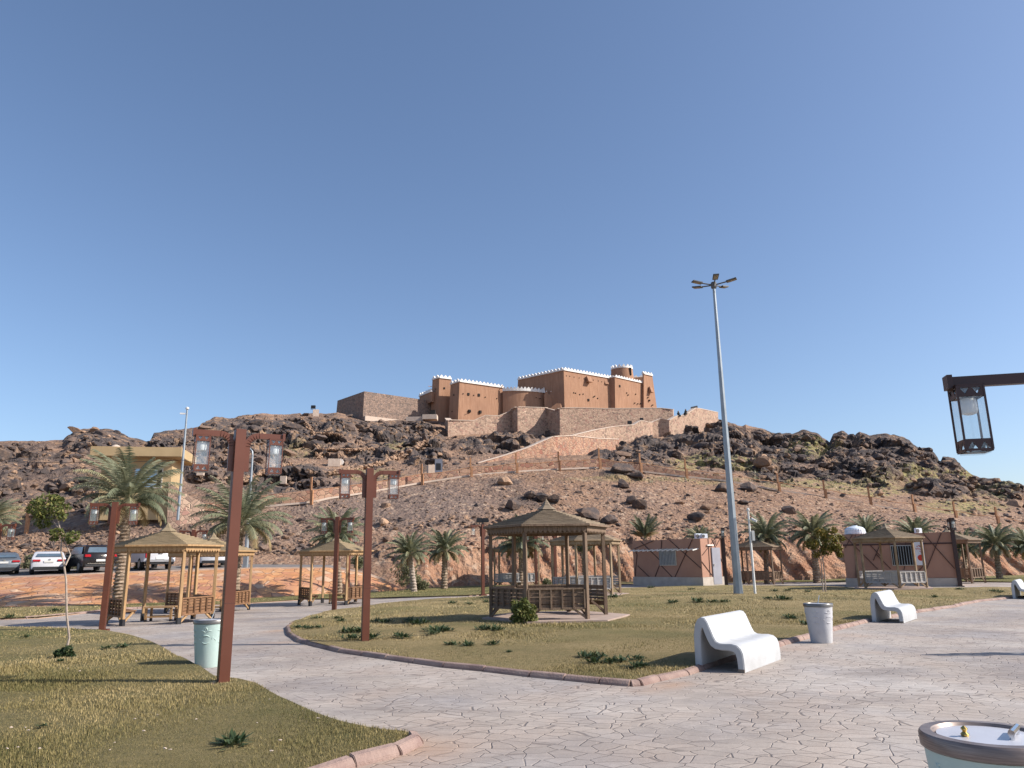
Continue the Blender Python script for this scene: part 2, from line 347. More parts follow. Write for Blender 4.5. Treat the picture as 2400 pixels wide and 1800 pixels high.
# ------------------------------------------------------------------ object helpers
def tag(o, label=None, cat=None, group=None, kind=None):
    if label: o['label'] = label
    if cat: o['category'] = cat
    if group: o['group'] = group
    if kind: o['kind'] = kind
    return o
def empty(name, loc, rz=0.0, label=None, cat=None, group=None):
    o = bpy.data.objects.new(name, None); col.objects.link(o); o.location = loc; o.rotation_euler = (0, 0, rz); o.empty_display_size = 0.3
    return tag(o, label, cat, group)
class MB:
    def __init__(s): s.v = []; s.f = []
    def add(s, vs, fs):
        n = len(s.v); s.v += [tuple(v) for v in vs]; s.f += [tuple(i+n for i in f) for f in fs]
    def box(s, lo, hi, mat=None):
        x0, y0, z0 = lo; x1, y1, z1 = hi
        vs = [Vector(p) for p in ((x0,y0,z0),(x1,y0,z0),(x1,y1,z0),(x0,y1,z0),(x0,y0,z1),(x1,y0,z1),(x1,y1,z1),(x0,y1,z1))]
        if mat is not None: vs = [mat @ v for v in vs]
        s.add(vs, [(0,3,2,1),(4,5,6,7),(0,1,5,4),(1,2,6,5),(2,3,7,6),(3,0,4,7)])
    def beam(s, a, b, w, h, up=(0, 0, 1), w2=None, h2=None):
        a = Vector(a); b = Vector(b); d = (b-a).normalized(); up = Vector(up)
        if abs(d.dot(up)) > 0.99: up = Vector((0, 1, 0))
        x = d.cross(up).normalized(); y = x.cross(d).normalized(); w2 = w if w2 is None else w2; h2 = h if h2 is None else h2
        vs = [a+x*(i*w/2)+y*(j*h/2) for i, j in ((-1,-1),(1,-1),(1,1),(-1,1))]+[b+x*(i*w2/2)+y*(j*h2/2) for i, j in ((-1,-1),(1,-1),(1,1),(-1,1))]
        s.add(vs, [(0,3,2,1),(4,5,6,7),(0,1,5,4),(1,2,6,5),(2,3,7,6),(3,0,4,7)])
    def tube(s, pts, radii, n=8, caps=True):
        pts = [Vector(p) for p in pts]
        if not hasattr(radii, '__len__'): radii = [radii]*len(pts)
        base = len(s.v); px = None
        for i, p in enumerate(pts):
            d = (pts[min(i+1, len(pts)-1)]-pts[max(i-1, 0)]).normalized()
            if px is None: px = d.orthogonal().normalized()
            px = (px - d*px.dot(d)).normalized(); py = d.cross(px)
            for j in range(n):
                a = 2*math.pi*j/n; s.v.append(tuple(p+(px*math.cos(a)+py*math.sin(a))*radii[i]))
        for i in range(len(pts)-1):
            for j in range(n):
                s.f.append((base+i*n+j, base+i*n+(j+1) % n, base+(i+1)*n+(j+1) % n, base+(i+1)*n+j))
        if caps:
            s.f.append(tuple(base+j for j in reversed(range(n)))); s.f.append(tuple(base+(len(pts)-1)*n+j for j in range(n)))
    def lathe(s, prof, n=24, c=(0, 0, 0)):
        base = len(s.v)
        for r, z in prof:
            for j in range(n):
                a = 2*math.pi*j/n; s.v.append((c[0]+r*math.cos(a), c[1]+r*math.sin(a), c[2]+z))
        for i in range(len(prof)-1):
            for j in range(n):
                s.f.append((base+i*n+j, base+i*n+(j+1) % n, base+(i+1)*n+(j+1) % n, base+(i+1)*n+j))
        s.f.append(tuple(base+j for j in reversed(range(n)))); s.f.append(tuple(base+(len(prof)-1)*n+j for j in range(n)))
    def build(s, name, mat, parent=None, smooth=False, bevel=0.0):
        me = bpy.data.meshes.new(name); me.from_pydata(s.v, [], s.f)
        if bevel:
            bm = bmesh.new(); bm.from_mesh(me); bmesh.ops.bevel(bm, geom=bm.edges[:], offset=bevel, segments=2, affect='EDGES', clamp_overlap=True)
            bm.to_mesh(me); bm.free()
        me.materials.append(_mats[mat] if isinstance(mat, str) else mat); me.update()
        if smooth: me.shade_smooth() if smooth is True else me.set_sharp_from_angle(angle=R(smooth))
        if smooth and smooth is not True:
            for p in me.polygons: p.use_smooth = True
            me.set_sharp_from_angle(angle=R(smooth))
        o = bpy.data.objects.new(name, me); col.objects.link(o)
        if parent is not None: o.parent = parent
        return o
def np_mesh(name, V, Fc, mat, attrs=None, parent=None, smooth=False):
    V = np.asarray(V, np.float32); Fc = np.asarray(Fc, np.int32); k_ = Fc.shape[1]
    me = bpy.data.meshes.new(name); me.vertices.add(len(V)); me.vertices.foreach_set('co', V.ravel())
    me.loops.add(Fc.size); me.loops.foreach_set('vertex_index', Fc.ravel())
    me.polygons.add(len(Fc)); me.polygons.foreach_set('loop_start', np.arange(0, Fc.size, k_, dtype=np.int32))
    me.polygons.foreach_set('use_smooth', np.full(len(Fc), smooth))
    for n, a in (attrs or {}).items():
        at = me.attributes.new(n, 'FLOAT', 'POINT'); at.data.foreach_set('value', np.asarray(a, np.float32))
    me.materials.append(_mats[mat]); me.update(calc_edges=True)
    o = bpy.data.objects.new(name, me); col.objects.link(o)
    if parent is not None: o.parent = parent
    return o
def copy_tree(o, parent=None):
    c = o.copy(); col.objects.link(c)
    if parent is not None: c.parent = parent
    for ch in list(o.children): copy_tree(ch, c)
    return c
def lerpx(xs, ys, x): return np.interp(x, xs, ys)

# ================================================================== SETTING
cr_, cu_, fw_ = [np.array(v) for v in (cr, cu, fwd)]
def Wv(px, py, D):
    px, py, D = np.broadcast_arrays(np.asarray(px, float), np.asarray(py, float), np.asarray(D, float))
    d = cr_*((px-CX)/F_PX)[..., None] + cu_*(-(py-CY)/F_PX)[..., None] + fw_
    return np.array([0, 0, CAMZ]) + d*(D/d[..., 1])[..., None]
def projv(P):
    v = P - np.array([0, 0, CAMZ]); w = v@fw_
    return CX+F_PX*(v@cr_)/w, CY-F_PX*(v@cu_)/w

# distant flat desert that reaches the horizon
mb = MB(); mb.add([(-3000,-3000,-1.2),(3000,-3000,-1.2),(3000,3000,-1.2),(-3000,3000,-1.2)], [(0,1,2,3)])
M('desert_soil', (0.36, 0.23, 0.16), (0.44, 0.30, 0.21), 0.02, 0.95)
tag(mb.build('desert_ground', 'desert_soil'), kind='structure')

# paved plaza
xs = np.concatenate([np.arange(-80, -16, 1.6), np.arange(-16, 16, 0.35), np.arange(16, 81, 1.6)])
ys = np.concatenate([np.arange(-14, 2, 1.0), np.arange(2, 20, 0.35), np.arange(20, 55, 0.9)])
GX, GY = np.meshgrid(xs, ys)
GZ = gv(GX, GY)
V = np.stack([GX, GY, GZ], -1).reshape(-1, 3)
nx, ny = len(xs), len(ys)
ii = (np.arange(ny-1)[:, None]*nx+np.arange(nx-1)[None]).ravel()
Fc = np.stack([ii, ii+1, ii+1+nx, ii+nx], 1)
so_ = np.zeros(len(V))
for px, py, r, s in [(655,1478,.5,.8),(640,1508,.4,.6),(1560,1606,.35,.8),(1500,1616,.3,.5),(1400,1608,.3,.35),(960,1760,.6,.8),(1010,1752,.35,.7),(1860,1520,.5,.5),(1990,1490,.5,.4),(850,1800,.4,.7)]:
    p = G(px, py); so_ = np.maximum(so_, s*np.exp(-((V[:,0]-p.x)**2+(V[:,1]-p.y)**2)/(2*(r*.5)**2)))
tag(np_mesh('paving', V, Fc, 'stamped_paving', {'soil': so_}, smooth=True), kind='structure')

# lawns -------------------------------------------------------------
def in_poly(poly, x, y):
    r = np.zeros(x.shape, bool); n = len(poly); j = n-1
    for i in range(n):
        xi, yi = poly[i]; xj, yj = poly[j]
        if yi != yj: r ^= ((yi > y) != (yj > y)) & (x < (xj-xi)*(y-yi)/(yj-yi)+xi)
        j = i
    return r
def smooth_line(pts, step):
    out = []
    for i in range(len(pts)-1):
        a, b = pts[i], pts[i+1]; n = max(1, int((b-a).length/step))
        out += [a.lerp(b, t/n) for t in range(n)]
    out.append(pts[-1]); return out
LAWNS = {}
def lawn(name, imgpoly, h, spacing, greens=()):
    pts = [G(x, y, 0) for x, y in imgpoly]; pts = [Vector((p.x, p.y)) for p in pts]
    ring = smooth_line(pts+[pts[0]], spacing)[:-1]
    poly = [(p.x, p.y) for p in ring]; LAWNS[name] = (np.array(poly), h)
    xs = np.array([p[0] for p in poly]); ys = np.array([p[1] for p in poly])
    gx, gy = np.meshgrid(np.arange(xs.min(), xs.max(), spacing), np.arange(ys.min(), ys.max(), spacing))
    gx = gx.ravel()+rng.uniform(-.1, .1, gx.size)*spacing; gy = gy.ravel()+rng.uniform(-.1, .1, gy.size)*spacing
    m = in_poly(poly, gx, gy); ins = [Vector((a, b)) for a, b in zip(gx[m], gy[m])]
    vs, es, fs, *_ = delaunay_2d_cdt([Vector(p) for p in poly]+ins, [], [list(range(len(poly)))], 1, 1e-4)
    v = np.array([(p.x, p.y) for p in vs]); z = gv(v[:,0], v[:,1])+h
    nb = len(poly); z = z+0.035*fbm(v[:,0]*.8, v[:,1]*.8)*(1.0); 
    green = np.clip(fbm(v[:,0]*.45+3, v[:,1]*.45, oct=3)*1.4-.15, 0, .6)
    if name == 'left': green = np.maximum(green+.4, .45)
    for px, py, r, s in greens:
        p = G(px, py); green = np.maximum(green, s*np.exp(-(((v[:,0]-p.x)/r)**2+((v[:,1]-p.y)/(r*1.5))**2)))
    o = np_mesh('lawn', np.c_[v, z], [f for f in fs if len(f) == 3], 'dry_lawn', {'green': green}, smooth=True)
    tag(o, kind='structure')
    n_ = len(ring); V_ = [(p.x, p.y, g(p.x, p.y)+h-.025) for p in ring]+[(p.x, p.y, g(p.x, p.y)-.03) for p in ring]
    tag(np_mesh('lawn_edge', V_, [(i, (i+1) % n_, n_+(i+1) % n_, n_+i) for i in range(n_)], 'desert_soil'), kind='structure'); return ring
# near left lawn
lawnA = [(-1500,1500),(-700,1478),(-300,1474),(0,1472),(100,1473),(175,1476),(232,1480),(300,1491),(355,1510),(420,1545),(465,1570),(500,1592),(560,1600),(600,1611),
         (635,1633),(673,1652),(730,1677),(798,1701),(880,1717),(945,1723),(972,1733),(980,1745),(930,1770),(825,1797),(700,1840),(480,1920),(200,2060),(-200,2300),(-900,2600)]
rA = lawn('left', lawnA, 0.045, 0.25, [(300,1640,.6,.6),(800,1740,.5,.8),(200,1700,.6,.6),(640,1680,.4,.7),(570,1625,.4,.7)])
lawnB = [(1478,1608),(1407,1602),(1325,1594),(1244,1586),(1136,1573),(1042,1564),(907,1545),(798,1529),(744,1516),(701,1505),(677,1489),(672,1473),(685,1462),(720,1448),(760,1437),
         (825,1428),(894,1417),(955,1411),(1040,1404),(1157,1398),(1260,1390),(1360,1385),(1470,1379),(1600,1376),(1700,1373),(1800,1374),(1900,1375),(2000,1380),(2130,1380),(2260,1379),(2400,1378),(2700,1377),(3100,1376),
         (3100,1388),(2700,1390),(2500,1396),(2400,1401),(2363,1403),(2296,1410),(2239,1423),(2149,1436),(2036,1457),(1950,1479),(1900,1494),(1835,1512),(1760,1535),(1680,1558),(1609,1582),(1542,1596),(1500,1607)]
rB = lawn('main', lawnB, 0.05, 0.4, [(1250,1466,1,.9),(1380,1468,1,.9),(1460,1592,.4,.8),(1880,1490,.6,.6),(1150,1430,1.5,.3),(1500,1420,1.5,.6)])
# green strip along the foot of the bank and hill
lawnC = [(-1200,1462),(-300,1458),(0,1453),(90,1450),(200,1438),(280,1429),(400,1423),(560,1416),(720,1406),(880,1403.5),(1000,1400),(1100,1397.5),(1240,1387),(1340,1380),(1460,1371),(1600,1366),(1900,1364.5),(2240,1364),(2400,1366),(2900,1366),
         (2900,1346),(2400,1348),(2200,1350),(1900,1354),(1500,1362),(1200,1370),(1000,1378),(940,1383),(860,1388),(700,1394),(530,1411),(240,1418),(100,1423),(0,1425),(-300,1428),(-1200,1432)]
rC = lawn('strip', lawnC, 0.05, 0.8, [(700,1400,6,.8),(100,1440,6,.5),(1150,1385,8,.8),(1300,1375,5,.5),(1850,1358,6,1),(2300,1358,8,.9),(450,1416,5,.8),(1000,1390,6,.9)])

# kerbs: short tilted stones butted along the lawn edges
def kerb(imgpts, h=0.06, w=0.10, flip=1, seg=0.5):
    P = [G(x, y) for x, y in imgpts]; P = smooth_line([Vector((p.x, p.y, 0)) for p in P], seg)
    mb = MB()
    for i in range(len(P)-1):
        a, b = P[i], P[i+1]; d = (b-a).normalized(); n = Vector((d.y, -d.x, 0))*flip
        gap = 0.006; a = a+d*gap; b = b-d*gap; j = random.uniform(-.006, .006); za = g(a.x, a.y); zb = g(b.x, b.y)
        vs = []
        for q, z in ((a, za), (b, zb)):
            for off, hh in ((w*0.5, -.05), (w*0.42, h*.35), (w*0.1, h+j), (-w*0.5, h+.012+j), (-w*0.5, -.05)):
                vs.append(Vector((q.x, q.y, z+hh))+n*off)
        mb.add(vs, [(0,1,6,5),(1,2,7,6),(2,3,8,7),(3,4,9,8),(4,3,2,1,0),(5,6,7,8,9)])
    o = mb.build('kerb', 'kerb_stone', bevel=0.006)
    tag(o, kind='structure'); return o
kerb(lawnB[5:0:-1][::1] + [lawnB[0]], flip=-1) if False else None
kerb(lawnB[:13], flip=-1)
kerb(lawnB[-16:]+[lawnB[0]], flip=-1)
kerb(lawnA[20:27], h=0.07, w=0.11, flip=-1)
kerb([(60,1451),(200,1438),(280,1429),(400,1423)], h=.07, flip=1)

# hill ---------------------------------------------------------------
TOE_Y = ([-900,0,400,600,770,860,940,1000,1200,1500,1900,2400,3300], [1348,1338,1331,1327,1329,1350,1383,1379,1371,1363,1355,1349,1335])
TOE_D = ([-900,0,400,600,770,860,940,1000,1200,1500,1900,2400,3300], [47,49,50,50,50,48,46,46,48.5,51,51.5,53,60])
BK_Y = ([-900,0,400,700,860,940,1000,1200,1500,1900,2400,3300], [1305,1300,1292,1287,1290,1302,1290,1275,1262,1255,1268,1275])
BK_D = ([-900,0,400,700,860,940,1000,1200,1500,1900,2400,3300], [53,53,54,53.5,51.5,49.5,49,51,53.5,54.3,55,63])
TR_Y = ([-900,-300,62,230,443,630,730,769,856,990,1105,1212,1317,1408,1505,1612,1700,1826,1936,2043,2145,2242,2342,2397,2600,3300],
        [1275,1262,1243,1228,1208,1185,1176,1167,1154,1130,1113,1104,1098,1095,1104,1117,1126,1148,1165,1183.5,1199,1215,1228.5,1238,1252,1265])
TR_D = ([-900,62,443,730,990,1400,2000,2400,3300], [58,57,58,60,65,69,69,69,75])
FT_Y = ([-900,0,300,600,800,1000,1200,1400,1600,1800,2000,2200,2400,2600,3300], [1195,1165,1150,1125,1100,1080,1062,1060,1075,1105,1132,1162,1195,1225,1255])
FT_D = ([-900,0,300,600,800,1000,1200,1400,1600,1800,2000,2200,2400,3300], [70,66,70,80,90,100,105,105,98,90,88,86,84,90])
RG = [(-900,1075,95),(-300,1042,98),(0,1035,100),(87,1033,102),(148,1031,104),(158,1021,104),(180,1008,106),(217,1001,108),(260,1005,108),(291,1016,108),(304,1025,108),(340,1034,110),(355,1036,112),(359,1013,112),(412,1005,114),(453,1002,118),
      (487,987,124),(504,979,126),(539,982,128),(560,975,130),(617,969,134),(671,972,138),(730,969,142),(756,968,144),(790,967,147),(820,974,149),(860,984,150),(950,985,152),(1000,986,154),(1050,990,157),(1300,985,162),(1560,985,164),(1640,980,163),(1682,984,160),
      (1704,990,157),(1739,999,154),(1748,994,153),(1769,1001,152),(1804,1012,150),(1830,1018,148),(1856,1016,147),(1882,1010,146),(1915,1016,144),(1944,1036,142),(1952,1018,141),(1973,1011,140),(2001,1025,138),(2006,1016,138),(2016,1011,137),
      (2040,1018,136),(2079,1014,134),(2109,1023,132),(2133,1034,130),(2149,1048,128),(2179,1056,126),(2203,1084,124),(2208,1073,124),(2238,1076,122),(2258,1096,120),(2278,1113,119),(2298,1120,118),(2334,1118,116),(2352,1132,115),(2378,1134,114),(2398,1142,112),(2600,1190,108),(3300,1255,105)]
RG = np.array(RG, float)
def controls(px):
    px = np.asarray(px, float)
    f = lambda t: np.interp(px, t[0], t[1])
    y = [f(TOE_Y)+6, f(TOE_Y), f(BK_Y), f(TR_Y), f(FT_Y)]; d = [f(TOE_D)-.3, f(TOE_D), f(BK_D), f(TR_D), f(FT_D)]
    ry = np.interp(px, RG[:,0], RG[:,1]); rd = np.interp(px, RG[:,0], RG[:,2])
    w = np.interp(px, [900, 1050, 1600, 1720], [0, 1, 1, 0])
    my = (y[4]*.42+ry*.58)*(1-w)+np.interp(px, [1050, 1300, 1600], [1030, 1035, 1020])*w
    md = (d[4]*.5+rd*.5)*(1-w)+np.interp(px, [1050, 1300, 1600], [136, 138, 138])*w
    y += [my, ry]; d += [md, rd]
    P = [Wv(px, a, b) for a, b in zip(y, d)]
    q = P[0].copy(); q[:, 2] -= 1.5; P[0] = q
    b = Wv(px, ry+1, rd+25); b[:, 2] = P[-1][:, 2]-3; P.append(b)
    b = Wv(px, ry+1, rd+70); b[:, 2] = P[-1][:, 2]-22; P.append(b)
    return P, y, d
cols_ = np.arange(-900, 3304, 4.0)
P, cy_, cd_ = controls(cols_)
seg = [2, 26, 74, 44, 50, 56, 10, 8]
rows = []; zone = []
for i, n in enumerate(seg):
    for t in range(n):
        f = t/n; rows.append(P[i]*(1-f)+P[i+1]*f); zone.append(i+f)
rows.append(P[-1]); zone.append(len(seg))
H = np.stack(rows)                      # rows, cols, 3
zone = np.array(zone)[:, None]*np.ones((1, len(cols_)))
PXX, PYY = projv(H)
def ell(px, py, L):
    m = np.zeros_like(px)
    for cx, cy, rx, ry, *s in L:
        d = ((px-cx)/rx)**2+((py-cy)/ry)**2
        m = np.maximum(m, (s[0] if s else 1)*np.clip(1.5-d*1.1, 0, 1))
    return m
ROCK = [(235,1035,100,40),(400,1035,80,40),(60,1090,130,60,.75),(180,1140,90,50),(205,1175,60,35),(30,1160,60,40,.7),(540,1010,110,42),(470,1095,70,45),(600,1055,100,40),(720,1020,150,45),(640,1120,140,32),
        (820,1010,110,30),(930,1020,110,42),(870,1070,70,28),(1005,1070,50,35),(1150,1045,110,20),(1262,1015,45,30),(990,1030,60,25),(1440,1068,60,24),(1530,1065,65,40),(1650,1030,100,50),(1700,1070,80,40),(1820,1055,130,55),(1810,1110,70,28),
        (1890,1030,60,40),(1975,1040,50,40),(2080,1050,130,45),(2180,1085,80,35),(2230,1095,50,30),(2060,1105,110,35),(1960,1100,60,35),(2230,1150,90,22),(2300,1130,50,15),(2370,1150,60,22),(2160,1140,40,15),(-200,1100,200,60,.8),(2500,1200,100,20),
        (1455,1112,45,16,.9),(1180,1128,40,14,.7),(1240,1180,60,18,.7),(1370,1218,50,14,.7)]
GRASS = [(1620,1088,50,14,1),(1740,1092,70,16,.9),(1905,1062,60,22,.9),(1960,1135,130,16,.9),(2150,1120,50,22,1),(2260,1188,110,16,.9),(2240,1112,40,10,1),(860,1112,80,14,.8),(60,1205,80,22,.6),(2050,1150,80,16,.8),(1840,1138,60,10,.7),(700,1060,60,14,.4),(940,1045,30,12,.5),(2330,1155,60,15,.5),(1560,1125,250,8,.4)]
GREY = [(900,1185,300,60,1),(600,1240,200,50,.7),(1100,1160,180,40,.6),(300,1250,200,40,.6),(640,1130,200,40,.7),(1500,1180,80,40,.4),(2100,1220,300,20,.2)]
NX = PXX+22*fbm(H[...,0]*.12, H[...,2]*.3); NY = PYY+10*fbm(H[...,0]*.15+7, H[...,1]*.15)
rockm = ell(NX, NY, ROCK)
x_, y_, z_ = H[..., 0], H[..., 1], H[..., 2]
rockm = np.clip(rockm + 0.5*fbm(x_*.22, y_*.22, z_*.3)*(zone > 3.2), 0, 1)
# scattered rockiness all over the upper slope
rockm = np.maximum(rockm, np.clip(fbm(x_*.13+4, y_*.13, z_*.2)*2.6-.35, 0, .9)*np.clip((zone-3.6)*2, 0, 1))
grassm = ell(NX, NY, GRASS); greym = ell(PXX, PYY, GREY); 
cutm = np.clip(1.15-(np.abs(zone-1.45)/.75)**2*1.3, 0, 1)*np.clip((PXX-900)/60, 0, 1)*np.clip(fbm(x_*.25, y_*.25)*.8+1.0, 0, 1)
cutm = np.clip(cutm, 0, 1)
S = np.interp(y_, [60, 95, 150], [.55, 1.0, 1.35])
d1, d2, idn = worley(x_*.2, y_*.14, z_*.32); e1, e2, idm = worley(x_*.62+9, y_*.4, z_*.9)
rdisp = ((idn-.45)*2.2 + np.minimum(d2-d1, .35)*2.0 - .35) + ((idm-.5)*.8 + np.minimum(e2-e1, .3)*.9) + fbm(x_*.5, y_*.5, z_*.7)*.9
edge = np.clip((6.0-zone)*1.5, 0.25, 1)*np.clip((zone-2.9)*3, .0, 1)
edge = np.where(zone > 6, .3, edge)
low = ell(PXX, PYY, ROCK[-4:])*np.clip((zone-2.0)*3, 0, 1)*.6
disp = rockm*rdisp*S*np.maximum(edge, low) + fbm(x_*.35, y_*.35, z_*.4)*.35*np.clip((zone-1)*1, 0, 1)+fbm(x_*1.6, y_*1.6, z_*1.6)*.12*np.clip(zone-.8, 0, 1)
# flutes of the eroded bank
fl = fbm(x_*.9+z_*.35, y_*.15, z_*.12, oct=4)*.75+np.abs(fbm(x_*.35+3, z_*.15, oct=2))*-1.1+fbm(x_*2.2+z_*.9, z_*.5, oct=3)*.3
cz = np.clip(1.2-(np.abs(zone-1.5)/.8)**2, 0, 1)*np.clip((PXX-880)/60, 0, 1)
H[..., 1] -= disp*.75; H[..., 2] += disp*.62; H[..., 0] += fbm(x_*.4+5, y_*.3, z_*.4)*rockm*.8*S*edge
H[..., 1] -= cz*fl*1.05; H[..., 2] += cz*fbm(x_*.5, y_*.5)*.25
nr, nc = zone.shape
ii = (np.arange(nr-1)[:, None]*nc+np.arange(nc-1)[None]).ravel()
hill = np_mesh('hill', H.reshape(-1, 3), np.stack([ii, ii+1, ii+1+nc, ii+nc], 1), 'hill_soil',
               {'rock': rockm.ravel(), 'grass': grassm.ravel(), 'grey': greym.ravel(), 'cut': cutm.ravel()})
tag(hill, kind='structure')
def on_hill(px, py):                    # the displaced surface as seen along this line of sight (vector version)
    px = np.atleast_1d(np.asarray(px, float)); py = np.atleast_1d(np.asarray(py, float)); out = np.zeros((len(px), 3))
    ci = np.clip(np.round((px+900)/4).astype(int), 0, nc-1)
    for n in range(len(px)):
        c = ci[n]; yy = HY[:, c]; k_ = np.nonzero(yy <= py[n])[0]
        r = k_[0] if len(k_) else RIDGE_R
        r = min(max(r, 1), RIDGE_R); out[n] = Wv(px[n], py[n], H[r, c, 1])
    return out
_, HY = projv(H); RIDGE_R = sum(seg[:6])
HY[:2] = 1e9

# rock prototypes and scattering ---------------------------------------
def rock_proto(seed, sub=2):
    r = np.random.default_rng(seed); bm = bmesh.new(); bmesh.ops.create_icosphere(bm, subdivisions=sub, radius=1)
    v = np.array([q.co[:] for q in bm.verts]); f = np.array([[q.index for q in t.verts] for t in bm.faces]); bm.free()
    v = v*r.uniform(.7, 1.25, 3)
    for _ in range(13):
        n = r.normal(size=3); n /= np.linalg.norm(n); d = r.uniform(.38, .72)
        over = v@n-d; v = v-np.where(over > 0, over, 0)[:, None]*n*.95
    v += .06*np.stack([fbm(v[:,0]*2+i*7+seed, v[:,1]*2, v[:,2]*2, oct=2) for i in range(3)], 1)
    return v, f
PR2 = [rock_proto(i, 2) for i in range(14)]; PR1 = [rock_proto(40+i, 1) for i in range(10)]
def scatter(name, pts, sizes, protos, tints, flat=.7, sink=.3, mat='loose_rock'):
    Vs, Fs, Ts = [], [], []; n = 0
    for p, s, t in zip(pts, sizes, tints):
        v, f = protos[rng.integers(len(protos))]; a = rng.uniform(0, 6.28); b = rng.uniform(-.5, .5)
        ca, sa, cb, sb = math.cos(a), math.sin(a), math.cos(b), math.sin(b)
        Rm = np.array([[ca, -sa, 0], [sa, ca, 0], [0, 0, 1]])@np.array([[cb, 0, sb], [0, 1, 0], [-sb, 0, cb]])
        w = (v*np.array([s*rng.uniform(.9, 1.5), s, s*flat]))@Rm.T + p + np.array([0, 0, s*flat*sink])
        Vs.append(w); Fs.append(f+n); Ts.append(np.full(len(v), t)); n += len(v)
    return np_mesh(name, np.concatenate(Vs), np.concatenate(Fs), mat, {'tint': np.concatenate(Ts)})
# big crag blocks where the hill is rocky
N = 9000; px = rng.uniform(-700, 3000, N); py = rng.uniform(965, 1200, N)
mk = ell(px, py, ROCK[:37]); ry = np.interp(px, RG[:,0], RG[:,1])+3; ty = np.interp(px, *TR_Y)-14
fortz = (px > 1040) & (px < 1690) & (py < 1045+0*px) & (py > 900)
fortz |= (px > 1100) & (px < 1420) & (py < 1085)
fortz |= (px > 225) & (px < 440) & (py > 1050)
keep = (rng.uniform(size=N) < mk*.42+.03) & (py > ry) & (py < ty) & ~fortz
px, py = px[keep], py[keep]; pts = on_hill(px, py)
sz = np.exp(rng.normal(-1.1, .55, len(px)))*np.interp(pts[:,1], [60, 150], [.75, 1.45])
sz = np.minimum(sz, 1.9)
tag(scatter('crag_rocks', pts, sz, PR2, np.clip(rng.beta(1.2, 2.6, len(px)), 0, 1), .7, -.05), label='dark brown crags and broken blocks on the upper hillside', cat='rocks', kind='stuff')
# scree stones below the trail
N = 11000; px = rng.uniform(-500, 2800, N); u = rng.uniform(0, 1, N)
ty = np.interp(px, *TR_Y)+4; by = np.interp(px, *BK_Y)+12; py = ty+(by-ty)*u
pts = on_hill(px, py); sz = np.exp(rng.normal(-2.6, .5, N))*(1+.5*u); sz = np.minimum(sz, .35)
bandm = ell(px, py, [(1050,1225,200,14),(600,1300,400,22),(300,1290,300,22)]); sz *= 1+.6*bandm
tag(scatter('scree_stones', pts, sz, PR1, np.clip(rng.beta(2.4, 1.8, N), 0, 1), .7, .15), label='small brown stones littering the scree slope', cat='stones', kind='stuff')
# stones between trail and crags
N = 3500; px = rng.uniform(-500, 2700, N); ty = np.interp(px, *TR_Y)-8; ry = np.interp(px, RG[:,0], RG[:,1])+4; py = ry+(ty-ry)*rng.uniform(0, 1, N)
fz = (px > 1040) & (px < 1690) & (py < 1045); fz |= (px > 1100) & (px < 1420) & (py < 1085); fz |= (px > 225) & (px < 440) & (py > 1050)
px, py = px[~fz], py[~fz]; pts = on_hill(px, py); sz = np.minimum(np.exp(rng.normal(-1.6, .5, len(px))), .7)
tag(scatter('slope_stones', pts, sz, PR1, np.clip(rng.beta(1.3, 1.5, len(px)), 0, 1), .7, .2), label='loose brown and tan stones between the crags', cat='stones', kind='stuff')
# individual boulders
BLD = [(1186,1134,1.15,.9,'rounded tan boulder high on the scree below the stone ramp'),(1240,1166,1.0,.05,'small dark boulder cluster above the middle gazebo roof, left piece'),(1275,1170,1.1,.0,'black boulder standing above the apex of the middle gazebo'),
       (1298,1176,1.1,.0,'black angular boulder just right above the middle gazebo apex'),(1450,1108,1.5,.25,'large grey boulder hanging just under the trail line'),(1490,1120,1.2,.1,'dark split boulder right of the grey one under the trail'),(1462,1142,1.0,.1,'flat dark slab below the large grey boulder'),
       (1478,1178,.9,.35,'brown boulder on the scree above the left palm of the kiosk'),(1500,1190,1.1,.05,'dark boulder behind the narrow upright palm'),(1653,1193,.85,.75,'pinkish block boulder left of the tall light mast'),(1632,1219,1.2,.15,'dark faceted boulder above the left kiosk roof'),
       (1753,1147,1.4,.35,'long brown boulder right of the mast under the trail'),(1690,1150,1.3,.3,'brown boulder half hidden behind the mast'),(1850,1200,1.1,.35,'low brown boulder above the leafy palm'),(1745,1182,.8,.1,'small dark boulder above the camera pole'),
       (1385,1213,1.6,.2,'wide dark rounded boulder above the second gazebo'),(1430,1225,1.2,.2,'dark boulder sloping toward the kiosk roof'),(1205,1190,1.3,.25,'purplish brown boulder left above the middle gazebo roof'),(900,1229,.8,.95,'tan pointed boulder on the scree between the two lanterns'),(905,1188,.7,.8,'small tan block above the pointed boulder'),
       (2058,1160,1.0,.9,'bright tan block in the grass above the trail'),(1780,1092,1.8,.75,'square tan block below the dark crag'),(1800,1100,1.1,.7,'small tan block beside the square one'),(646,1324,.45,.55,'small red stone on the road edge'),(2375,1185,1.6,.85,'orange faced boulder at the right end of the ridge')]
bp = on_hill([b[0] for b in BLD], [b[1] for b in BLD])
for b, p in zip(BLD, bp):
    v, f = PR2[rng.integers(14)]; s = b[2]*.66
    o = np_mesh('boulder', v*np.array([s*1.25, s, s*.8]), f, 'loose_rock', {'tint': np.full(len(v), b[3])})
    o.location = p+np.array([0, -.3*s, s*.2]); o.rotation_euler = (rng.uniform(-.3, .3), rng.uniform(-.3, .3), rng.uniform(0, 6))
    tag(o, b[4], 'boulder', 'single boulders on the slope')

